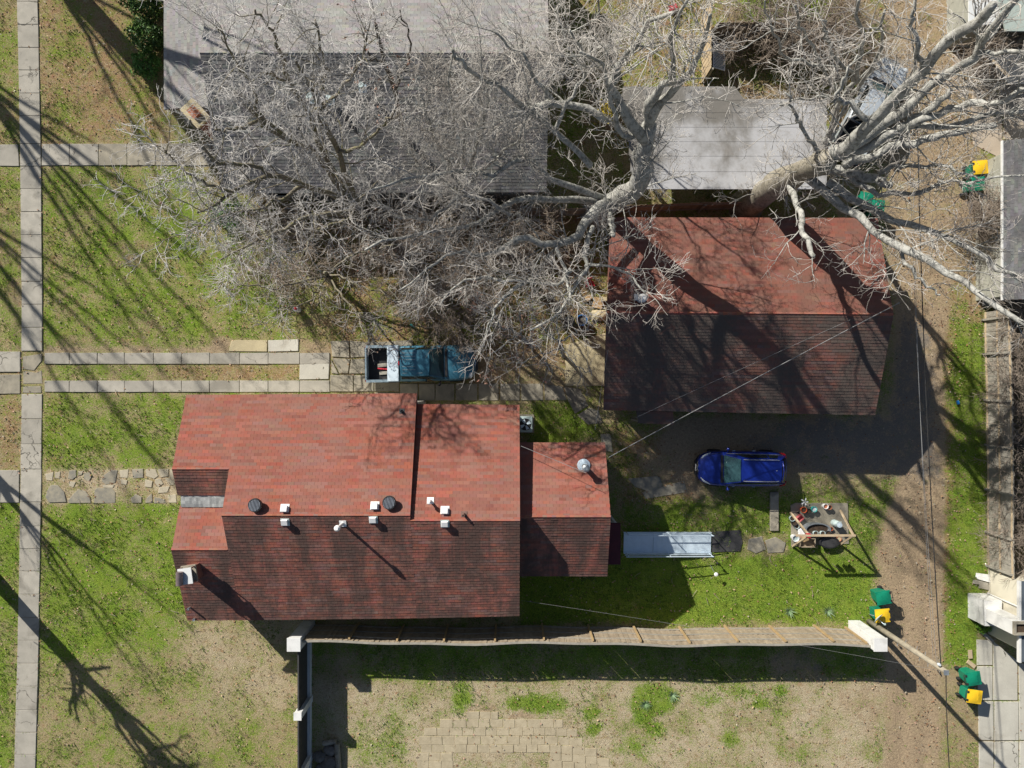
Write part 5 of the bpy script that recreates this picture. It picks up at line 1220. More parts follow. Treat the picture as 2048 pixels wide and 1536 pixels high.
for k, (px_, py_, w_) in enumerate(((1540,30,'left'),(1625,36,'middle'),(1690,60,'right'))):
    bramble('bare brush thicket under the trees behind the carport, '+w_+' of three', px_, py_, 1.6, 330+k)
for k, (px_, py_, w_) in enumerate(((840,540,'under the dense tree, left'),(930,610,'under the dense tree, lower'),(780,440,'against the lot fence, left'),(900,430,'against the lot fence, middle'),(1040,450,'against the lot fence, right'),(560,500,'below the leaning tree'))):
    bramble('low tangled brush '+w_, px_, py_, 1.5, 340+k)

# ------------------------------------------------------------------ vehicles (local frame: +x forward)
def ring_body(st, n_side=1):
    """st: stations (x, half width, z bottom, z shoulder, z centre, tumble) -> MB"""
    mb = MB(); vs = []; m = 0
    for x, w, zb, zs, zc, tb in st:
        half = [(0,zb),(w*.80,zb),(w*.94,zb+.06),(w,zb+.22),(w*1.0,(zb+zs)/2+.08),(w*.985,zs-.10),(w*.95,zs-.03),(w*tb,zs+.015),(w*.55,zc-.01),(0,zc)]
        ring = [(x,y,z) for y,z in half]+[(x,-y,z) for y,z in half[-2:0:-1]]
        m = len(ring); vs += ring
    fs = []
    for i in range(len(st)-1):
        for k in range(m):
            j = (k+1) % m; fs.append((i*m+k, (i+1)*m+k, (i+1)*m+j, i*m+j))
    fs.append(tuple(range(m))); fs.append(tuple(range((len(st)-1)*m, len(st)*m))[::-1])
    return mb.add(vs, fs)
def wheel(t_, x, y, r, w, rim):
    tr = [(r*.62,-w/2),(r*.93,-w/2),(r,-w*.36),(r,w*.36),(r*.93,w/2),(r*.62,w/2)]
    wh = MB().lathe(tr, (x,y,r), 22, axis='Y').build('wheel', M['black_rubber'], t_, smooth=True)
    rm = MB().lathe([(r*.1,-w*.42),(r*.62,-w*.5),(r*.64,w*.5),(r*.1,w*.42)], (x,y,r), 18, axis='Y')
    for k in range(5):
        a = 2*math.pi*k/5; rm.beam((x,y,r),(x+math.cos(a)*r*.6,y,r+math.sin(a)*r*.6),w*.98,.05)
    rm.build('rim', rim, wh)
def mirrored(fn):
    for s in (1,-1): fn(s)
# --- blue crossover
def crossover(loc, rz, label):
    t_ = thing('parked_crossover', label, 'car', loc, rz); pm = M['blue_paint']
    st = [(-2.20,.60,.42,.80,.90,.8),(-2.12,.74,.34,.92,1.0,.84),(-1.85,.84,.26,.98,1.03,.88),(-1.3,.885,.22,1.0,1.05,.9),(-.3,.895,.20,1.0,1.04,.9),(.5,.89,.20,.98,1.03,.9),(1.0,.885,.20,.95,1.03,.9),(1.35,.875,.22,.92,1.0,.9),(1.7,.83,.26,.86,.95,.88),(1.95,.74,.30,.80,.88,.86),(2.12,.60,.34,.72,.80,.84),(2.2,.42,.36,.64,.70,.8)]
    o = ring_body(st).build('body', pm, t_, smooth=True)
    ss = o.modifiers.new('sub','SUBSURF'); ss.levels = 1; ss.render_levels = 2
    zr = 1.56; wr = .58; wb = .82; zb = .99
    fb, fr, rr, rb = 1.02, .28, -1.72, -2.08       # windscreen base/top, roof rear, tailgate base
    c = {('fb',s):Vector((fb,s*wb*.90,zb)) for s in (1,-1)}; 
    pt = lambda x,y,z: Vector((x,y,z))
    roof = MB(); n, m_ = 14, 12; vs = []
    for j in range(m_+1):
        for i in range(n+1):
            u, v = i/n*2-1, j/m_*2-1; x = (fr+rr)/2+(fr-rr)/2*u*(1-.035*v*v); y = wr*v*(1-.05*max(0,-u)**4-.02*max(0,u)**3)
            vs.append((x, y, zr-.035*u*u-.045*v*v-.05*max(0,-u-.6)**2))
    roof.add(vs, [(j*(n+1)+i, j*(n+1)+i+1, (j+1)*(n+1)+i+1, (j+1)*(n+1)+i) for j in range(m_) for i in range(n)]).build('roof', pm, t_, smooth=True)
    ze = zr-.045-.035*.3
    A = lambda s: [pt(fb,s*wb*.93,zb), pt(fr,s*wr,zr-.08), pt(rr,s*wr*.95,zr-.085), pt(rb,s*wb*.86,zb+.02)]
    for s in (1,-1):
        a0,a1,a2,a3 = A(s)
        mb = MB(); mb.patch(*( (a3,a0,a1,a2) if s < 0 else (a0,a3,a2,a1) ), 10, 4, .03); mb.build('side_panel', pm, t_, smooth=True)
        # glass: front, rear, quarter
        def side(u0,u1,v0=.12,v1=.86):
            L = lambda u,v: (a3.lerp(a0,u)).lerp(a2.lerp(a1,u), v)
            q = [L(u0,v0),L(u1,v0),L(u1,v1),L(u0,v1)]
            if s > 0: q = [q[1],q[0],q[3],q[2]]
            return MB().patch(*q, 4, 3, .012, .034)
        for u0,u1 in ((.12,.30),(.325,.58),(.605,.86)): side(u0,u1).build('side_window', M['glass'], t_, smooth=True)
        MB().tube([a3.lerp(a0,.05)+Vector((0,s*.015,.04)), a3.lerp(a0,.5)+Vector((0,s*.02,.04)), a3.lerp(a0,.95)+Vector((0,s*.012,.03))], .014, 6).build('belt_trim', M['silver_trim'], t_)
        MB().tube([(rr+.15,s*(wr-.07),zr-.03),(rr+.3,s*(wr-.05),zr+.03),(fr-.25,s*(wr-.05),zr+.035),(fr-.1,s*(wr-.05),zr-.02)], .02, 6).build('roof_rail', M['silver_trim'], t_)
    l, r_ = A(1), A(-1)
    MB().patch(r_[0],l[0],l[1],r_[1],10,6,.07,.006,marg=(.04,.04,.05,.02)).build('windscreen', M['glass_teal'], t_, smooth=True)
    MB().patch(r_[0],l[0],l[1],r_[1],6,4,.05,-.02).build('windscreen_frame', pm, t_, smooth=True)
    MB().patch(l[3],r_[3],r_[2],l[2],8,4,.06,.006,marg=(.06,.06,.1,.08)).build('rear_window', M['glass'], t_, smooth=True)
    MB().patch(l[3],r_[3],r_[2],l[2],6,4,.05,-.012).build('tailgate', pm, t_, smooth=True)
    MB().tube([(rr-.03,wr*.85,zr-.05),(rr-.09,0,zr-.03),(rr-.03,-wr*.85,zr-.05)], .03, 8).build('spoiler', pm, t_, smooth=True)
    for s in (1,-1):
        MB().tube([(.82,s*.86,1.02),(.80,s*1.0,1.06)], .03, 8).tube([(.78,s*.95,1.06),(.83,s*1.06,1.07)], [.085,.07], 10).build('mirror', pm, t_, smooth=True)
        MB().tube([(2.06,s*.46,.74),(1.93,s*.63,.80),(1.62,s*.79,.88)], [.035,.055,.02], 8).build('headlight', M['clear_lens'], t_, smooth=True)
        MB().tube([(-2.14,s*.58,.92),(-2.04,s*.74,.95),(-1.78,s*.84,.98)], [.04,.06,.02], 8).build('tail_light', M['red_lens'], t_, smooth=True)
        MB().box((.45,s*.905,.80),(.14,.03,.03)).build('door_handle', M['chrome'], t_); MB().box((-.55,s*.905,.82),(.14,.03,.03)).build('door_handle', M['chrome'], t_)
        wheel(t_, 1.32, s*.80, .335, .21, M['alu']); wheel(t_, -1.32, s*.80, .335, .21, M['alu'])
    MB().tube([(2.06,-.5,.60),(2.21,-.2,.62),(2.23,0,.62),(2.21,.2,.62),(2.06,.5,.60)], .055, 8).build('grille', M['black_plastic'], t_, smooth=True)
    MB().tube([(2.12,-.28,.70),(2.24,0,.68),(2.12,.28,.70)], .02, 6).build('grille_trim', M['chrome'], t_)
    MB().box((2.26,0,.48),(.03,.34,.16)).build('license_plate', M['white_plastic'], t_); MB().box((-2.21,0,.72),(.03,.32,.15)).build('license_plate', M['white_plastic'], t_)
    MB().tube([(1.08,-.7,1.02),(1.02,-.1,1.06)], .012, 5).tube([(1.08,.1,1.03),(1.0,.65,1.05)], .012, 5).build('wipers', M['black_plastic'], t_)
    MB().box((1.10,0,1.035),(.12,1.36,.03)).build('cowl', M['black_plastic'], t_)
    for s in (1,-1): MB().tube([(1.1,s*.775,.985),(1.5,s*.745,.95),(1.84,s*.60,.90)], .009, 5).build('bonnet_seam', M['black_plastic'], t_)
    MB().tube([(2.0,-.62,.38),(2.24,-.3,.38),(2.26,0,.38),(2.24,.3,.38),(2.0,.62,.38)], .07, 8).build('front_bumper', M['black_plastic'], t_, smooth=True)
    MB().tube([(-2.05,-.66,.45),(-2.22,-.3,.45),(-2.22,.3,.45),(-2.05,.66,.45)], .07, 8).build('rear_bumper', M['black_plastic'], t_, smooth=True)
    MB().lathe([(.03,-.02),(.02,.04),(.005,.08)], (-1.45,0,zr-.03), 8).build('antenna', M['silver_trim'], t_)
    MB().lathe([(.16,0),(.19,.015),(.19,.02)], (.72,-.33,1.10), 14).build('steering_wheel', M['bucket_grey'], t_)
    return t_
crossover(P(1481,936,.5)-Vector((0,0,.5)), math.radians(179.3), 'shiny royal blue crossover car parked on the dirt behind the house')

# --- crew-cab pickup with open bed
def pickup(loc, rz, pm, label, toolbox=True, ribs=True, bedpm=None):
    t_ = thing('pickup_truck', label, 'pickup truck', loc, rz); bp = bedpm or pm
    st = [(.2,.86,.30,1.02,1.06,.9),(.9,.875,.30,1.02,1.07,.9),(1.35,.88,.32,1.0,1.08,.9),(1.75,.87,.34,.97,1.05,.88),(2.15,.83,.36,.93,1.0,.86),(2.42,.74,.40,.86,.93,.84),(2.6,.60,.42,.76,.82,.82),(2.66,.42,.44,.68,.72,.8)]
    o = ring_body(st).build('bonnet', pm, t_, smooth=True); s_ = o.modifiers.new('sub','SUBSURF'); s_.levels = 1; s_.render_levels = 2
    st = [(-1.02,.84,.34,1.02,1.04,.92),(-.95,.87,.30,1.04,1.07,.92),(.1,.88,.30,1.04,1.08,.92),(.28,.875,.30,1.03,1.07,.92)]
    ring_body(st).build('cab_body', pm, t_, smooth=True)
    zr = 1.66; wr = .62; wb = .80; zb = 1.04; fb, fr, rr, rb = 1.18, .52, -.88, -.98
    pt = lambda x,y,z: Vector((x,y,z)); A = lambda s: [pt(fb,s*wb*.95,zb), pt(fr,s*wr,zr-.09), pt(rr,s*wr,zr-.09), pt(rb,s*wb*.95,zb)]
    roof = MB(); n, m_ = 12, 10; vs = []
    for j in range(m_+1):
        for i in range(n+1):
            u, v = i/n*2-1, j/m_*2-1; x = (fr+rr)/2+(fr-rr)/2*u*(1-.04*v*v); y = wr*v*(1-.04*u**4); vs.append((x,y,zr-.04*u*u-.05*v*v))
    roof.add(vs, [(j*(n+1)+i, j*(n+1)+i+1, (j+1)*(n+1)+i+1, (j+1)*(n+1)+i) for j in range(m_) for i in range(n)]).build('roof', pm, t_, smooth=True)
    if ribs:
        for k in range(7):
            y = -.48+.16*k; L = .62 if k not in (0,) else .95
            MB().tube([(rr+.12,y,zr-.028-.05*(y/wr)**2),(rr+.12+L,y,zr-.006-.05*(y/wr)**2)], .013, 6).build('roof_rib', M['silver_trim'] if k != 3 else pm, t_)
    for s in (1,-1):
        a0,a1,a2,a3 = A(s)
        MB().patch(*((a3,a0,a1,a2) if s < 0 else (a0,a3,a2,a1)), 8, 4, .02).build('side_panel', pm, t_, smooth=True)
        def side(u0,u1,v0=.12,v1=.86):
            L = lambda u,v: (a3.lerp(a0,u)).lerp(a2.lerp(a1,u), v); q = [L(u0,v0),L(u1,v0),L(u1,v1),L(u0,v1)]
            if s > 0: q = [q[1],q[0],q[3],q[2]]
            return MB().patch(*q, 4, 3, .01, .026)
        for u0,u1 in ((.05,.42),(.47,.88)): side(u0,u1).build('side_window', M['glass'], t_, smooth=True)
        MB().tube([(.98,s*.86,1.08),(.95,s*1.02,1.12)], .03, 8).tube([(.9,s*1.0,1.12),(1.0,s*1.06,1.12)], [.09,.08], 10).build('mirror', M['black_plastic'], t_, smooth=True)
        MB().lathe([(.02,0),(.14,.03),(.12,.07),(.03,.09)], (2.42,s*.60,.82), 12, sx=.8, sy=1.1).build('headlight', M['clear_lens'], t_, smooth=True)
        MB().box((-2.6,s*.80,.80),(.07,.12,.34)).build('tail_light', M['red_lens'], t_)
        for x in (.35,-.55): MB().box((x,s*.89,.92),(.16,.03,.035)).build('door_handle', M['black_plastic'], t_)
        wheel(t_, 1.72, s*.79, .36, .24, M['alu']); wheel(t_, -1.62, s*.79, .36, .24, M['alu'])
        MB().box((-1.80,s*.835,.78),(1.58,.10,.62)).build('bed_side', bp, t_, bevel=.03); MB().box((-1.80,s*.83,1.10),(1.58,.13,.03)).build('bed_rail', bp if toolbox else M['black_plastic'], t_)
    l, r_ = A(1), A(-1)
    MB().patch(r_[0],l[0],l[1],r_[1],10,5,.06,.006,marg=(.04,.04,.04,.02)).build('windscreen', M['glass_teal'], t_, smooth=True); MB().patch(r_[0],l[0],l[1],r_[1],6,4,.045,-.02).build('windscreen_frame', pm, t_, smooth=True)
    back = MB().patch(l[3],r_[3],r_[2],l[2],6,4,.0,.0).build('cab_back', pm, t_)
    for s in (-1,1): MB().patch(l[3],r_[3],r_[2],l[2],4,3,.0,.012,marg=((.08,.53,.15,.15) if s > 0 else (.53,.08,.15,.15))).build('rear_window', M['glass'], t_)
    MB().box((-1.80,0,.56),(1.58,1.58,.05)).build('bed_floor', M['black_plastic'], t_); MB().box((-1.03,0,.80),(.05,1.58,.56)).build('bed_front', M['black_plastic'], t_)
    MB().box((-2.59,0,.80),(.08,1.56,.58)).build('tailgate', bp, t_, bevel=.02); MB().box((-2.68,0,.52),(.14,1.7,.16)).build('rear_bumper', M['dark_metal'], t_, bevel=.02)
    MB().tube([(2.5,-.66,.48),(2.68,-.3,.48),(2.7,0,.48),(2.68,.3,.48),(2.5,.66,.48)], .09, 8).build('front_bumper', M['dark_metal'], t_, smooth=True)
    MB().tube([(2.52,-.5,.76),(2.68,0,.74),(2.52,.5,.76)], .03, 6).build('grille_trim', M['chrome'], t_); MB().box((-.93,0,1.60),(.05,.2,.05)).build('brake_light', M['red_lens'], t_)
    MB().box((0,0,.42),(4.4,1.1,.16)).build('chassis', M['black_plastic'], t_)
    MB().box((1.26,0,1.085),(.12,1.36,.03)).build('cowl', M['black_plastic'], t_)
    t_.scale = (1.035,1.03,1.0)
    return t_
tp = P(842,727,.6); tp.z = 0
tr = pickup(tp, math.radians(.8), M['teal_paint'], bedpm=M['teal_faded'], label='faded teal blue crew-cab pickup truck parked in the driveway')
Mt = lambda x,y,z: Matrix.Translation(tp) @ Matrix.Rotation(math.radians(.8),4,'Z') @ Vector((x,y,z))
tbx = wthing('truck_toolbox', 'pale aluminium toolbox across the front of the pickup bed', 'toolbox', Mt(-1.32,0,1.12))
MB().box(Mt(-1.32,0,1.0),(.5,1.66,.26), rz=math.radians(.8)).build('case', M['alu'], tbx, bevel=.015); MB().box(Mt(-1.32,0,1.16),(.56,1.76,.07), rz=math.radians(.8)).build('lid', M['alu'], tbx, bevel=.015)
for y_ in (-.5,.5): MB().box(Mt(-1.61,y_,1.12),(.03,.12,.06)).build('latch', M['chrome'], tbx)
for nm_, lb, x_, y_, d_, m_ in (('lumber_plank','worn grey plank lying in the pickup bed', -1.85,-.05,(.7,.18,.05),'wood_grey'), ('lumber_plank','second plank near the bed side in the pickup bed', -1.80,-.45,(.6,.16,.06),'wood_grey'), ('jack_handle','red bar lying in the pickup bed', -1.85,-.25,(.7,.07,.06),'red_plastic')):
    ob = MB().box(Mt(x_,y_,.62),d_, rz=R.uniform(-.1,.1)).build(nm_, M[m_], None, org=Mt(x_,y_,.60), bevel=.01); tag(ob, lb, 'plank' if 'plank' in nm_ else 'bar')
wp = P(1737,222,.6); wp.z = 0
pickup(wp, math.radians(62), M['white_car'], 'white pickup truck half hidden under the big tree limbs', toolbox=False, ribs=False)

# ------------------------------------------------------------------ yard things
q = P(1051,849,.82); ac = wthing('air_conditioner', 'grey air conditioning condenser with top fan beside the house', 'air conditioner', (q.x,q.y,0))
MB().box((q.x,q.y,.42),(.70,.78,.76)).build('cabinet', M['bucket_grey'], ac, bevel=.02); MB().box((q.x,q.y,.02),(.9,.95,.1)).build('pad', M['concrete_old'], ac)
MB().lathe([(.30,.80),(.31,.815),(.33,.815),(.34,.80)], (q.x,q.y,0), 28, cap=False).build('fan_ring', M['bucket_grey'], ac)
MB().lathe([(.30,.803),(.305,.805)], (q.x,q.y,0), 28).build('fan_well', M['black_plastic'], ac)
for k in range(4):
    a = 2*math.pi*k/4+.4; c_, s_ = math.cos(a), math.sin(a)
    MB().add([(q.x+c_*.05-s_*.03,q.y+s_*.05+c_*.03,.815),(q.x+c_*.26-s_*.11,q.y+s_*.26+c_*.11,.812),(q.x+c_*.27+s_*.07,q.y+s_*.27-c_*.07,.832),(q.x+c_*.05+s_*.03,q.y+s_*.05-c_*.03,.826)], [(0,1,2,3)]).build('fan_blade', M['alu'], ac)
MB().lathe([(.05,.81),(.05,.84),(.02,.85)], (q.x,q.y,0), 12).build('fan_hub', M['black_plastic'], ac)
for k in range(5):
    MB().box((q.x+.352,q.y,.16+.12*k),(.012,.7,.03)).build('louver', M['dark_metal'], ac)

# aluminium ramp
ra0, ra1 = P(1247,1085,.55), P(1422,1085,.08); rm = wthing('wheelchair_ramp', 'long blue-white aluminium access ramp with handrails behind the stoop', 'ramp', ra1)
wd = 1.0; d_ = (ra1-ra0)
for k in range(3):
    a_, b_ = ra0+d_*(k/3+.002), ra0+d_*((k+1)/3-.002)
    MB().beam(a_, b_, wd, .05).build('deck_panel', M['alu'], rm)
for s in (1,-1):
    off = Vector((0,s*(wd/2+.02),0))
    MB().beam(ra0+off+Vector((0,0,.05)), ra1+off+Vector((0,0,.05)), .04, .14).build('curb', M['alu'], rm)
    for hz in (.45,.85):
        MB().tube([ra0+off+Vector((0,0,hz)), ra0.lerp(ra1,.98)+off+Vector((0,0,hz))], .022, 8).build('handrail', M['alu'], rm)
    for s_ in (.03,.5,.97):
        q = ra0.lerp(ra1,s_)+off; MB().tube([q, q+Vector((0,0,.87))], .022, 8).build('post', M['alu'], rm)
for k in range(3):
    q = ra0.lerp(ra1,.12+.3*k); MB().box((q.x,q.y,q.z/2-.03),(.06,.9,max(.06,q.z-.06))).build('support_leg', M['alu'], rm)
o = MB().prism([(p_.x,p_.y) for p_ in PP([(1424,1063),(1480,1060),(1484,1084),(1480,1102),(1424,1104)])], .0, .045).build('rubber_mat', M['mat_black'], None, org=P(1452,1083)); tag(o, 'black rubber mat at the foot of the aluminium ramp', 'mat')
q0, q1 = P(1549,984,.1), P(1549,1062,.1); o = MB().box(((q0.x+q1.x)/2,(q0.y+q1.y)/2,.05),(.44,abs(q0.y-q1.y),.14)).build('concrete_curb', M['concrete_old'], None, org=((q0.x+q1.x)/2,(q0.y+q1.y)/2,0), bevel=.03); tag(o, 'narrow concrete strip leading from the blue car to the flagstones', 'curb')
q = P(1228,1037,1.6); o = wthing('window_unit', 'white window air conditioner on the rear wing wall', 'air conditioner', (XE-.1,q.y,1.3)); MB().box((XE+.1,q.y,1.5),(.5,.6,.42)).build('case', M['white_plastic'], o, bevel=.02)
for k in range(4): MB().box((XE+.352,q.y,1.38+.08*k),(.01,.5,.03)).build('louver', M['bucket_grey'], o)
q = P(1427,1144,.35); o = wthing('garden_stake', 'white disc garden stake with dark bulb beside the ramp', 'garden stake', P(1420,1132))
MB().tube([P(1420,1130), P(1422,1132,.5), P(1428,1144,.55)], .012, 6).build('stem', M['galv'], o); MB().lathe([(.02,.5),(.10,.53),(.10,.56),(.03,.58)], (P(1426,1143).x,P(1426,1143).y,0), 14).build('disc', M['white_plastic'], o); MB().lathe([(.02,.4),(.06,.45),(.02,.52)], P(1430,1122), 10).build('bulb', M['dark_metal'], o)

# wheeled carts
def cart(px, py, rz, lid, label, grp='wheeled refuse carts'):
    q = P(px,py,1.0); t_ = thing('wheeled_cart', label, 'cart', (q.x,q.y,0), rz, grp)
    vs = []
    for z, w, d in ((.10,.46,.46),(.5,.52,.54),(.92,.58,.64),(.96,.62,.68)): vs += [(-d/2,-w/2,z),(d/2,-w/2,z),(d/2,w/2,z),(-d/2,w/2,z)]
    fs = [(3,2,1,0)]+[(4*k+i,4*k+(i+1)%4,4*k+4+(i+1)%4,4*k+4+i) for k in range(3) for i in range(4)]+[(12,13,14,15)]
    MB().add(vs, fs).build('bin', M['cart_green'], t_, bevel=.04)
    MB().patch((-.36,-.33,.975),(.36,-.33,.975),(.36,.33,.975),(-.36,.33,.975),8,8,.07,.0).box((0,0,.965),(.74,.68,.03)).build('lid', M['cart_'+lid], t_, smooth=False, bevel=.012)
    MB().tube([(-.34,-.26,.93),(-.45,-.24,.97),(-.45,.24,.97),(-.34,.26,.93)], .017, 8).build('handle', M['black_plastic'], t_)
    for s in (1,-1):
        MB().lathe([(.03,-.03),(.12,-.03),(.13,0),(.12,.03),(.03,.03)], (-.27,s*.27,.13), 14, axis='Y').build('wheel', M['black_rubber'], t_)
        MB().box((-.35,s*.2,.985),(.08,.1,.05)).build('hinge', M['black_plastic'], t_)
    MB().box((.12,0,1.03),(.03,.3,.02)).build('lid_rib', M['cart_'+lid], t_)
cart(1768,1196,math.radians(190),'green','green wheeled cart beside the pole, upper of the pair')
cart(1766,1232,math.radians(185),'yellow','green cart with yellow lid under the satellite dish')
cart(1948,1358,math.radians(10),'green','green wheeled cart on the pale concrete apron at lower right')
cart(1950,1394,math.radians(-8),'yellow','yellow lidded cart on the apron edge at lower right')
cart(1962,334,math.radians(5),'yellow','yellow lidded cart on the pinkish apron at upper right')
cart(1956,367,math.radians(4),'green','green cart below the yellow lidded cart at upper right')
cart(1733,399,math.radians(80),'green','green cart half hidden by tree limbs near the garage, left one')
cart(1756,414,math.radians(85),'green','green cart at the alley edge near the garage, right one')

# swing frame
sf = wthing('swing_frame', 'unpainted wooden A-frame without a seat over the patio pad', 'swing frame', P(1632,1058))
la, ra_ = P(1618,1071,2.1), P(1707,1071,2.1)
for top, feet in ((la,((1581,1025),(1585,1093))),(ra_,((1681,1021),(1681,1089)))):
    for f_ in feet: MB().beam(P(*f_,.06), top, .085, .085).build('leg', M['wood_pale'], sf)
MB().beam(P(1592,1071,2.14), P(1711,1071,2.14), .09, .09).build('crossbar', M['wood_pale'], sf)
MB().beam(P(1613,1071,2.05), P(1620,1071,2.05), .2, .2).build('bracket', M['red_plastic'], sf)
def pot(px, py, r, h, m, label, z=.06, fill='soil', name='flower_pot', cat='pot', tap=.75, sx=1.0, sy=1.0, group=None, rz=0):
    q = P(px,py,z+h); b = Vector((q.x,q.y,z)); t_ = wthing(name, label, cat, b)
    if group: t_['group'] = group
    MB().lathe([(r*tap,0),(r*.97,h*.9),(r*1.06,h*.9),(r*1.06,h),(r*.9,h),(r*.86,h*.8)], b, 20, sx=sx, sy=sy, cap=False).build('shell', M[m], t_, smooth=False)
    if fill: MB().lathe([(r*.05,h*.78),(r*.9,h*.78),(r*.9,h*.8)], b, 18, sx=sx, sy=sy).build('filling', M[fill], t_)
    MB().lathe([(r*tap*.99,.0),(r*tap*.99,.012)], b, 18, sx=sx, sy=sy).build('bottom', M[m], t_); return t_
pot(1608,1020,.15,.26,'orange_plastic','orange-red pot at the top of the patio pad'); pot(1618,1023,.13,.24,'black_plastic','black pot next to the orange-red pot')
pot(1629,1019,.14,.26,'teal_plastic','turquoise bucket beside the black pot',fill='white_plastic',name='bucket',cat='bucket'); pot(1585,1037,.14,.22,'bucket_grey','grey pot at the left pad edge, uppermost of three')
pot(1589,1046,.15,.2,'dark_metal','blue-grey pot at the left pad edge, middle of three'); pot(1594,1053,.12,.14,'bucket_grey','pale saucer pot at the left pad edge, lowest of three')
pot(1592,1077,.17,.42,'white_plastic','white lidded bucket at the lower left pad corner',fill='bucket_grey',name='bucket',cat='bucket'); pot(1652,1013,.13,.3,'white_plastic','white bucket with a terracotta rim at the top of the pad',fill='terracotta',name='bucket',cat='bucket')
pot(1660,1015,.11,.26,'terracotta','small terracotta pot right of the white bucket'); pot(1663,1058,.09,.16,'orange_plastic','tiny orange pot at the right end of the stock tank'); pot(1678,1078,.13,.12,'terracotta','tan clay saucer at the right lower pad edge',fill='concrete_tan')
pot(1636,1059,.36,.52,'galv','oval galvanised stock tank planter in the middle of the pad',name='stock_tank',cat='stock tank',tap=.97,sx=1.75,sy=.82); pot(1659,1085,.34,.3,'black_plastic','black oval pond tub at the lower pad edge',fill='mat_black',name='pond_tub',cat='tub',tap=.85,sx=1.45,sy=.85)
q = P(1679,1050,.7); mc = wthing('milk_can', 'tall pale metal can with narrow neck at the right pad edge', 'milk can', (q.x,q.y,.06)); MB().lathe([(.17,0),(.17,.45),(.11,.56),(.11,.62),(.14,.64)], (q.x,q.y,.06), 18).build('can', M['bucket_grey'], mc, smooth=False); MB().lathe([(.13,.64),(.13,.68),(.03,.7)], (q.x,q.y,.06), 16).build('lid', M['alu'], mc); MB().tube([(q.x+.17,q.y+.08,.5),(q.x+.23,q.y+.1,.42),(q.x+.17,q.y+.08,.34)], .012, 6).build('handle', M['alu'], mc)
for px_, w_ in ((1632,'left'),(1646,'middle'),(1657,'right')):
    t_ = pot(px_,1067,.12,.2,'bucket_grey' if px_ < 1655 else 'dark_metal','small hanging pot on the swing frame crossbar, '+w_+' of three',z=1.78,group='hanging pots'); b = Vector(t_['_o'])
    MB().tube([b+Vector((-.11,0,.2)), b+Vector((0,.0,.34)), b+Vector((.11,0,.2))], .008, 5).build('hanger', M['wire_black'], t_)
def crate(px, py, d, m, label, rz=0, z=.06, name='crate', cat='crate', slats=True):
    q = P(px,py,z+d[2]); t_ = wthing(name, label, cat, (q.x,q.y,z)); mt = M[m]; rt = Matrix.Rotation(rz,4,'Z')
    for sx, sy, sz in ((d[0],.03,d[2]),):
        for s in (1,-1): MB().box(Vector((q.x,q.y,z+d[2]/2))+(rt @ Vector((0,s*(d[1]/2-.015),0))), (d[0],.03,d[2]), rz=rz).build('side', mt, t_); MB().box(Vector((q.x,q.y,z+d[2]/2))+(rt @ Vector((s*(d[0]/2-.015),0,0))), (.03,d[1]-.06,d[2]*.98), rz=rz).build('end', mt, t_)
    MB().box((q.x,q.y,z+.04),(d[0]-.06,d[1]-.06,.04), rz=rz).build('bottom', mt, t_); return t_
crate(1601,1037,(.34,.26,.22),'pink_plastic','faded pink plastic crate on the patio pad',.7); crate(1616,1086,(.78,.46,.34),'wood_brown','brown wooden planter box at the lower left of the pad',.0)
def boxy(px, py, d, m, label, name, cat, z=.06, rz=0, bev=.02):
    q = P(px,py,z+d[2]); o = MB().box((q.x,q.y,z+d[2]/2), d, rz=rz).build(name, M[m], None, org=(q.x,q.y,z), bevel=bev); return tag(o, label, cat)
boxy(1604,1064,(.36,.36,.12),'white_plastic','square white cushion on the left of the patio pad','cushion','cushion',rz=.15,bev=.05); boxy(1608,1072,(.42,.1,.05),'red_plastic','short red board below the white cushion','board','board',rz=.05)
boxy(1612,1079,(.3,.2,.3),'cardboard','brown carton standing in the wooden planter box','carton','box',z=.13,rz=.4)
pot(1597,1025,.05,.08,'dark_metal','tiny dark cup near the orange-red pot',fill=None,name='cup',cat='cup')
q = P(1608,1003,.3); wf = wthing('white_ornament', 'white flower shaped yard ornament above the patio pad', 'ornament', (q.x,q.y,0)); MB().tube([(q.x,q.y,0),(q.x,q.y,.35)], .01, 5).build('stem', M['galv'], wf)
for k in range(5):
    a = 2*math.pi*k/5; MB().add([(q.x,q.y,.35),(q.x+.15*math.cos(a-.3),q.y+.15*math.sin(a-.3),.38),(q.x+.22*math.cos(a),q.y+.22*math.sin(a),.36),(q.x+.15*math.cos(a+.3),q.y+.15*math.sin(a+.3),.4)], [(0,1,2,3)]).build('petal', M['white_plastic'], wf)

# clutter beside the garage wall
pot(1139,642,.26,.42,'dark_metal','dark tub with pale blue rim full of twigs by the garage',z=.04,name='tub',cat='tub',fill='rock',tap=.8); pot(1164,640,.27,.45,'blue_plastic','bright blue plastic tub full of twigs by the garage',z=.04,name='tub',cat='tub',fill='rock',tap=.8)
q = P(1183,566,.5); rc = wthing('plastic_chair', 'red plastic child chair lying by the garage corner', 'chair', (q.x,q.y,.04)); MB().box((q.x-.08,q.y,.24),(.36,.34,.05),rz=.3).build('seat', M['red_plastic'], rc, bevel=.02); MB().box((q.x-.1,q.y+.24,.42),(.34,.06,.42),rz=.3).build('backrest', M['red_plastic'], rc, bevel=.03)
for sx in (-.2,.05):
    for sy in (-.13,.13): MB().box((q.x+sx,q.y+sy,.13),(.05,.05,.2)).build('leg', M['red_plastic'], rc)
for s in (-1,1): MB().box((q.x-.08+s*.2,q.y,.36),(.05,.3,.05),rz=.3).build('armrest', M['red_plastic'], rc, bevel=.015)
boxy(1177,596,(.34,.24,.2),'cardboard','crushed brown carton left of the garage wall','carton','box',.03,.6); boxy(1208,598,(.32,.2,.24),'concrete_tan','tan block stacked against the garage wall','block','block',.03,.05)
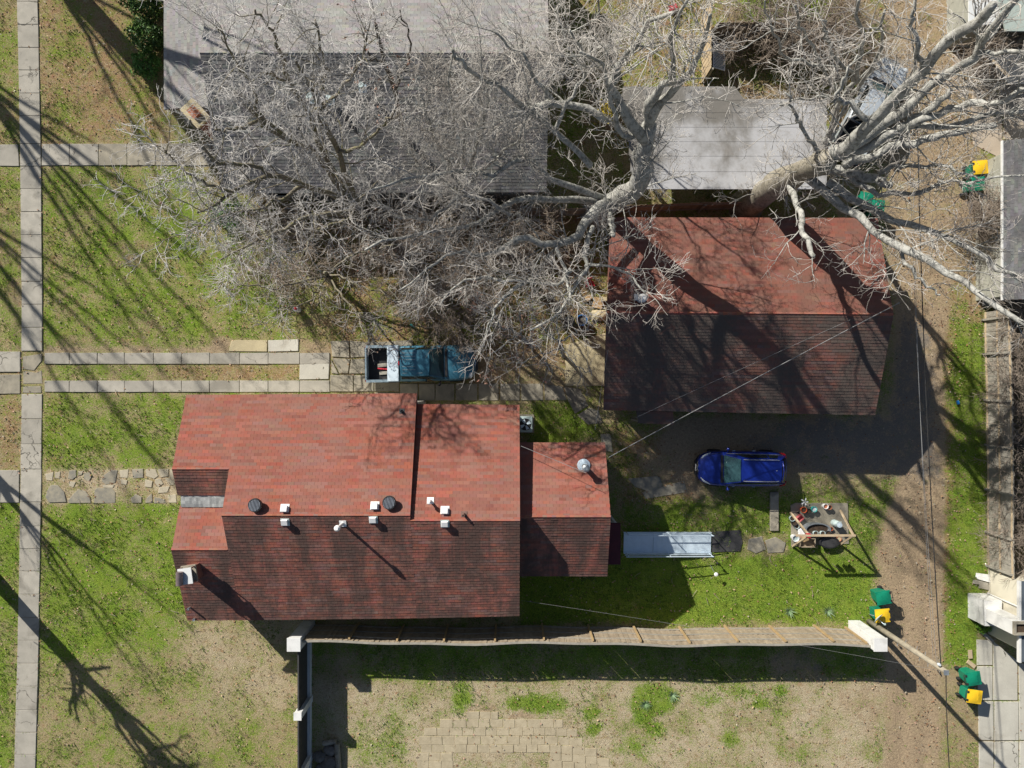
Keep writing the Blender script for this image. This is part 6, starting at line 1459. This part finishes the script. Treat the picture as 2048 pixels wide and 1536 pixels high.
boxy(1196,606,(.5,.55,.1),'cardboard','flattened brown carton on the ground by the garage','carton','box',.03,-.2); 
q = P(1198,630,.25); mb = MB(); vs = [(q.x+(i-4)*.09+R.uniform(-.03,.03), q.y+(j-3)*.09+R.uniform(-.03,.03), .05+max(0,.24*(1-((i-4)/4.5)**2-((j-3)/3.5)**2))+R.uniform(0,.06)) for j in range(7) for i in range(9)]
tag(mb.add(vs, [(j*9+i,j*9+i+1,(j+1)*9+i+1,(j+1)*9+i) for j in range(6) for i in range(8)]).build('tarp', M['concrete_tan'], None, org=(q.x,q.y,0)), 'crumpled tan tarp heap against the garage wall', 'tarp')
q = P(590,617,.6); po = wthing('marker_post', 'short white post with red top on the middle lawn', 'post', (q.x,q.y,0)); MB().lathe([(.14,0),(.14,.56),(.125,.58)], (q.x,q.y,0), 16).build('shaft', M['white_plastic'], po); MB().lathe([(.075,.58),(.075,.64),(.03,.66)], (q.x+.025,q.y,0), 14).build('cap', M['sign_red'], po)
q = P(824,651,.1); tc_ = wthing('toy_scoop', 'tiny turquoise toy scoop lying in the shade by the truck', 'toy', (q.x,q.y,.03)); MB().beam((q.x-.1,q.y+.07,.07),(q.x+.02,q.y-.02,.07),.1,.06).build('bowl', M['teal_plastic'], tc_, bevel=.02); MB().tube([(q.x+.02,q.y-.02,.07),(q.x+.12,q.y-.1,.06)], .018, 6).build('handle', M['teal_plastic'], tc_)
boxy(1917,805,(.14,.2,.08),'blue_plastic','small blue litter bag on the verge by the right fence','litter_bag','litter',.03,.3,.03)
boxy(1347,13,(.4,.3,.3),'red_plastic','small red cooler in the upper middle yard','cooler','cooler',.03,.4,.04)
# yellow leaf clump in the dense tree is a mistletoe ball
g = np.random.default_rng(77); q = P(1214,224,10.4); n = 420; c_ = g.normal(size=(n,3))*.14; d = g.normal(size=(n,3)); d /= np.linalg.norm(d,axis=1,keepdims=True); v = np.cross(d,g.normal(size=(n,3))); v /= np.linalg.norm(v,axis=1,keepdims=True); s_ = .05
mo = thing('mistletoe_ball', 'yellow leafy mistletoe ball high in the dense middle tree', 'mistletoe', q)
o = np_mesh('foliage', np.concatenate([c_+d*s_,c_+v*s_*.5,c_-d*s_,c_-v*s_*.5]), np.stack([np.arange(n)+k*n for k in range(4)],1), M['dead_leaf'], tint=np.array([(.65,.48,.04),(.5,.42,.05)])[g.integers(0,2,n)]); o.parent = mo; o['kind'] = 'stuff'
# lumber scraps by the dock
for k, (a_, b_, w_, m_, lb) in enumerate((((1952,1150),(2030,1161),.22,'white_paint','long white board lying at the foot of the right fence'), ((1955,1154),(2020,1172),.2,'white_paint','second white board crossing below the long one'), ((1946,1163),(1976,1168),.2,'wood_grey','short grey board left of the cream dock, upper'), ((1958,1172),(1978,1176),.2,'wood_grey','short grey board left of the cream dock, lower'), ((1962,1262),(1986,1284),.18,'wood_grey','grey plank leaning below the ramp wall'), ((1940,1300),(1941,1317),.2,'wood_pale','short tan plank at the apron edge'), ((1935,1322),(1950,1334),.2,'wood_pale','broken tan plank beside the lower right green cart'))):
    p0, p1 = P(*a_,.12+.04*k if k < 2 else .1), P(*b_,.12 if k < 2 else .08); o = MB().beam(p0, p1, w_, .04).build('scrap_board', M[m_], None, org=(p0+p1)/2); tag(o, lb, 'board', 'scrap lumber')
# stones behind the dark board fence
for k, (px_, py_, r_, w_) in enumerate(((640,1512,.34,'leftmost'),(662,1498,.36,'topmost'),(660,1522,.42,'largest pale'),(672,1538,.3,'lower right'),(642,1536,.32,'lower left'))):
    q = P(px_,py_); mb = MB(); vs = []; fs = []; g = random.Random(k+40)
    for i, (rr, zz) in enumerate(((1.0,0),(1.05,.35),(.8,.62),(.35,.72))):
        for j in range(9): a = 2*math.pi*j/9; f_ = rr*r_*g.uniform(.82,1.15); vs.append((q.x+f_*math.cos(a), q.y+f_*math.sin(a)*.8, zz*r_*1.1+g.uniform(-.02,.02)))
    for i in range(3):
        for j in range(9): fs.append((i*9+j,i*9+(j+1)%9,(i+1)*9+(j+1)%9,(i+1)*9+j))
    fs.append(tuple(range(27,36))); tag(mb.add(vs,fs).build('boulder', M['rock'], None, org=q), 'grey boulder in the shaded heap by the dark fence, '+w_, 'boulder', 'boulders in the lower left corner')
p0, p1, p2 = P(646,1487,.2), P(672,1482,.2), P(679,1560,.2); o = wthing('log_edging', 'bark covered log edging around the boulder heap', 'log', P(670,1500)); MB().tube([p0,p1], .13, 9).build('log', M['bark_trunk'], o); MB().tube([p1+Vector((.05,-.12,0)),p2], .14, 9).build('log', M['bark_trunk'], o)
for ob in bpy.data.objects:
    if '_o' in ob: del ob['_o']
